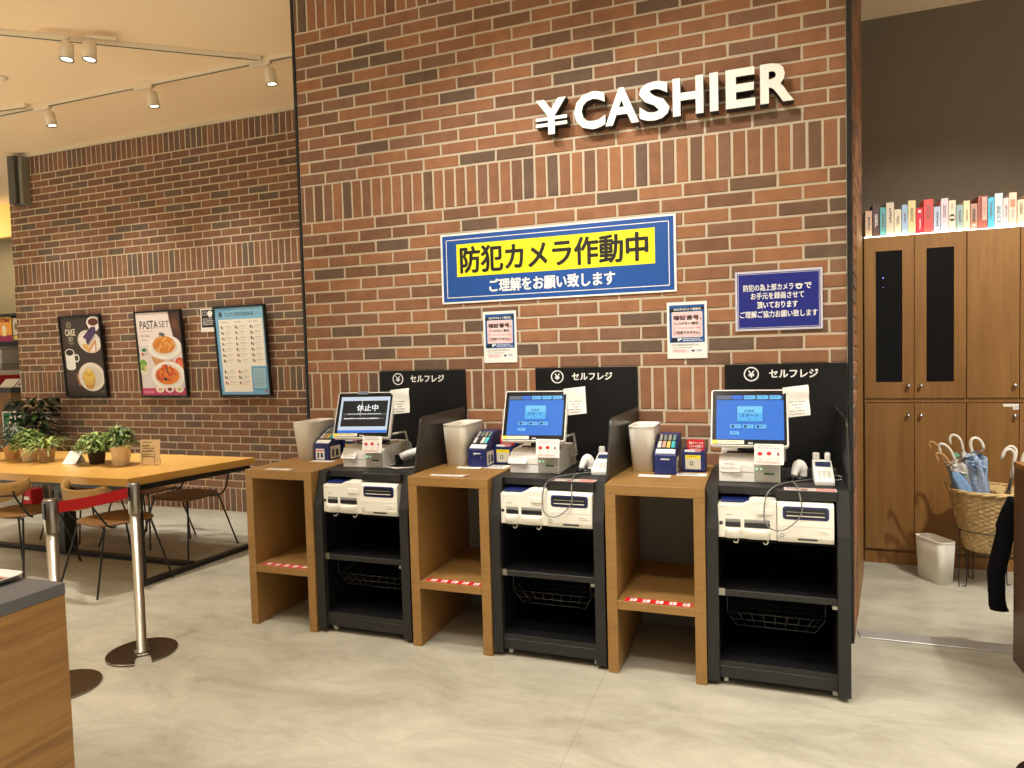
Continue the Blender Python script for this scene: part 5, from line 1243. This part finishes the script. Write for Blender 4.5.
MB().box(-.4, 1.9, .0, .64, 1.09, 1.15, mat('counter_dark', (48, 46, 44), .3)).build('worktop', t); MB().box(-.38, 1.88, .01, .63, 0, 1.089, OAKC).build('body', t)
t = thing('coffee_machine', 'silver machine on a red case in the far left background', 'machine', (-7.35, 2.75, 1.371))
MB().box(-.3, .46, -.1, .2, .09, .27, mat('machine_silver', (170, 166, 156), .4, .2), bev=.01, seg=2).build('housing', t); MB().box(-.28, .44, -.09, .19, .0, .088, MIDG).build('base', t); MB().box(.14, .22, -.105, -.10, .14, .22, BLKP).build('screen', t)
o = MB().box(-.32, .50, -.2, .2, .0, .155, mat('red_box', (186, 26, 28), .5), bev=.006).box(-.30, .48, -.19, .19, .156, .217, WHITE).build('red_case', loc=(-7.35, 2.75, 1.1515)); tag(o, 'low red case with white top under the silver machine, far left', 'box')
t = thing('leaflets', 'white leaflets fanned on the dark background counter', 'papers', (-6.45, 2.46, 1.1505), .35)
MB(frame_M((0, 0, 0), (1, 0, 0), (0, .8, .6))).box(-.16, .02, 0, .17, 0, .006, PAPER).build('leaflet', t); MB(frame_M((.0, -.0, 0), (1, 0, 0), (0, .8, .6))).box(.04, .2, 0, .16, 0, .006, PAPER).rect(.06, .03, .18, .10, 11, ink(60, 90, 130)).build('leaflet', t)
t = thing('green_sign_stand', 'dark rounded board with a green and white pictogram behind the table plants', 'sign', (-5.60, 1.90, .0))
pts = [(-.20, 0), (.20, 0), (.20, .83)] + [(.20 * cos(pi * k / 12), .83 + .19 * sin(pi * k / 12)) for k in range(1, 12)] + [(-.20, .83)]
MB().prism(pts, 0, .03, mat('dark_board', (50, 42, 34), .5), 'Y', bev=.003, seg=1).build('board', t)
mb = MB(wallM(-.02, -.001, .22)); mb.rect(-.17, .34, .20, .68, 1, W); mb.rect(-.15, .36, .18, .66, 2, ink(24, 110, 60)); mb.rect(.04, .40, .15, .63, 3, W); mb.rect(.06, .40, .13, .61, 4, ink(24, 110, 60))
mb.ell(-.02, .61, .024, .024, 3, W); mb.poly([(-.05, .58), (.0, .58), (.03, .50), (.0, .48), (-.03, .52), (-.08, .50)], 3, W); mb.poly([(-.04, .52), (.0, .50), (-.02, .43), (-.09, .40), (-.10, .43), (-.05, .46)], 4, W); mb.poly([(-.01, .50), (.02, .50), (.04, .41), (.01, .41)], 3, W); mb.build('pictogram', t)
t = thing('red_container', 'red container on the floor glimpsed under the far side of the dining table', 'container', (-4.53, 1.33, 0))
MB().prism(rr_pts(-.075, -.07, .075, .07, .02), 0, .15, mat('red_plastic', (186, 20, 24), .5), 'Z').build('body', t); MB().box(-.05, .05, -.0712, -.0705, .05, .085, PAPER).build('label', t)


# ------------------------------------------------------------------ ambient light, view
wd = bpy.data.worlds.new('shop'); S.world = wd; wd.use_nodes = True
bg = wd.node_tree.nodes['Background']; bg.inputs['Color'].default_value = (1.0, .95, .89, 1); bg.inputs['Strength'].default_value = .45
S.view_settings.view_transform = 'Standard'; S.view_settings.look = 'None'; S.view_settings.gamma = 1.0; S.view_settings.exposure = 0.12
S.view_settings.use_curve_mapping = False
S.cycles.use_denoising = True
S.cycles.max_bounces = 8
S.cycles.sample_clamp_indirect = 4.0
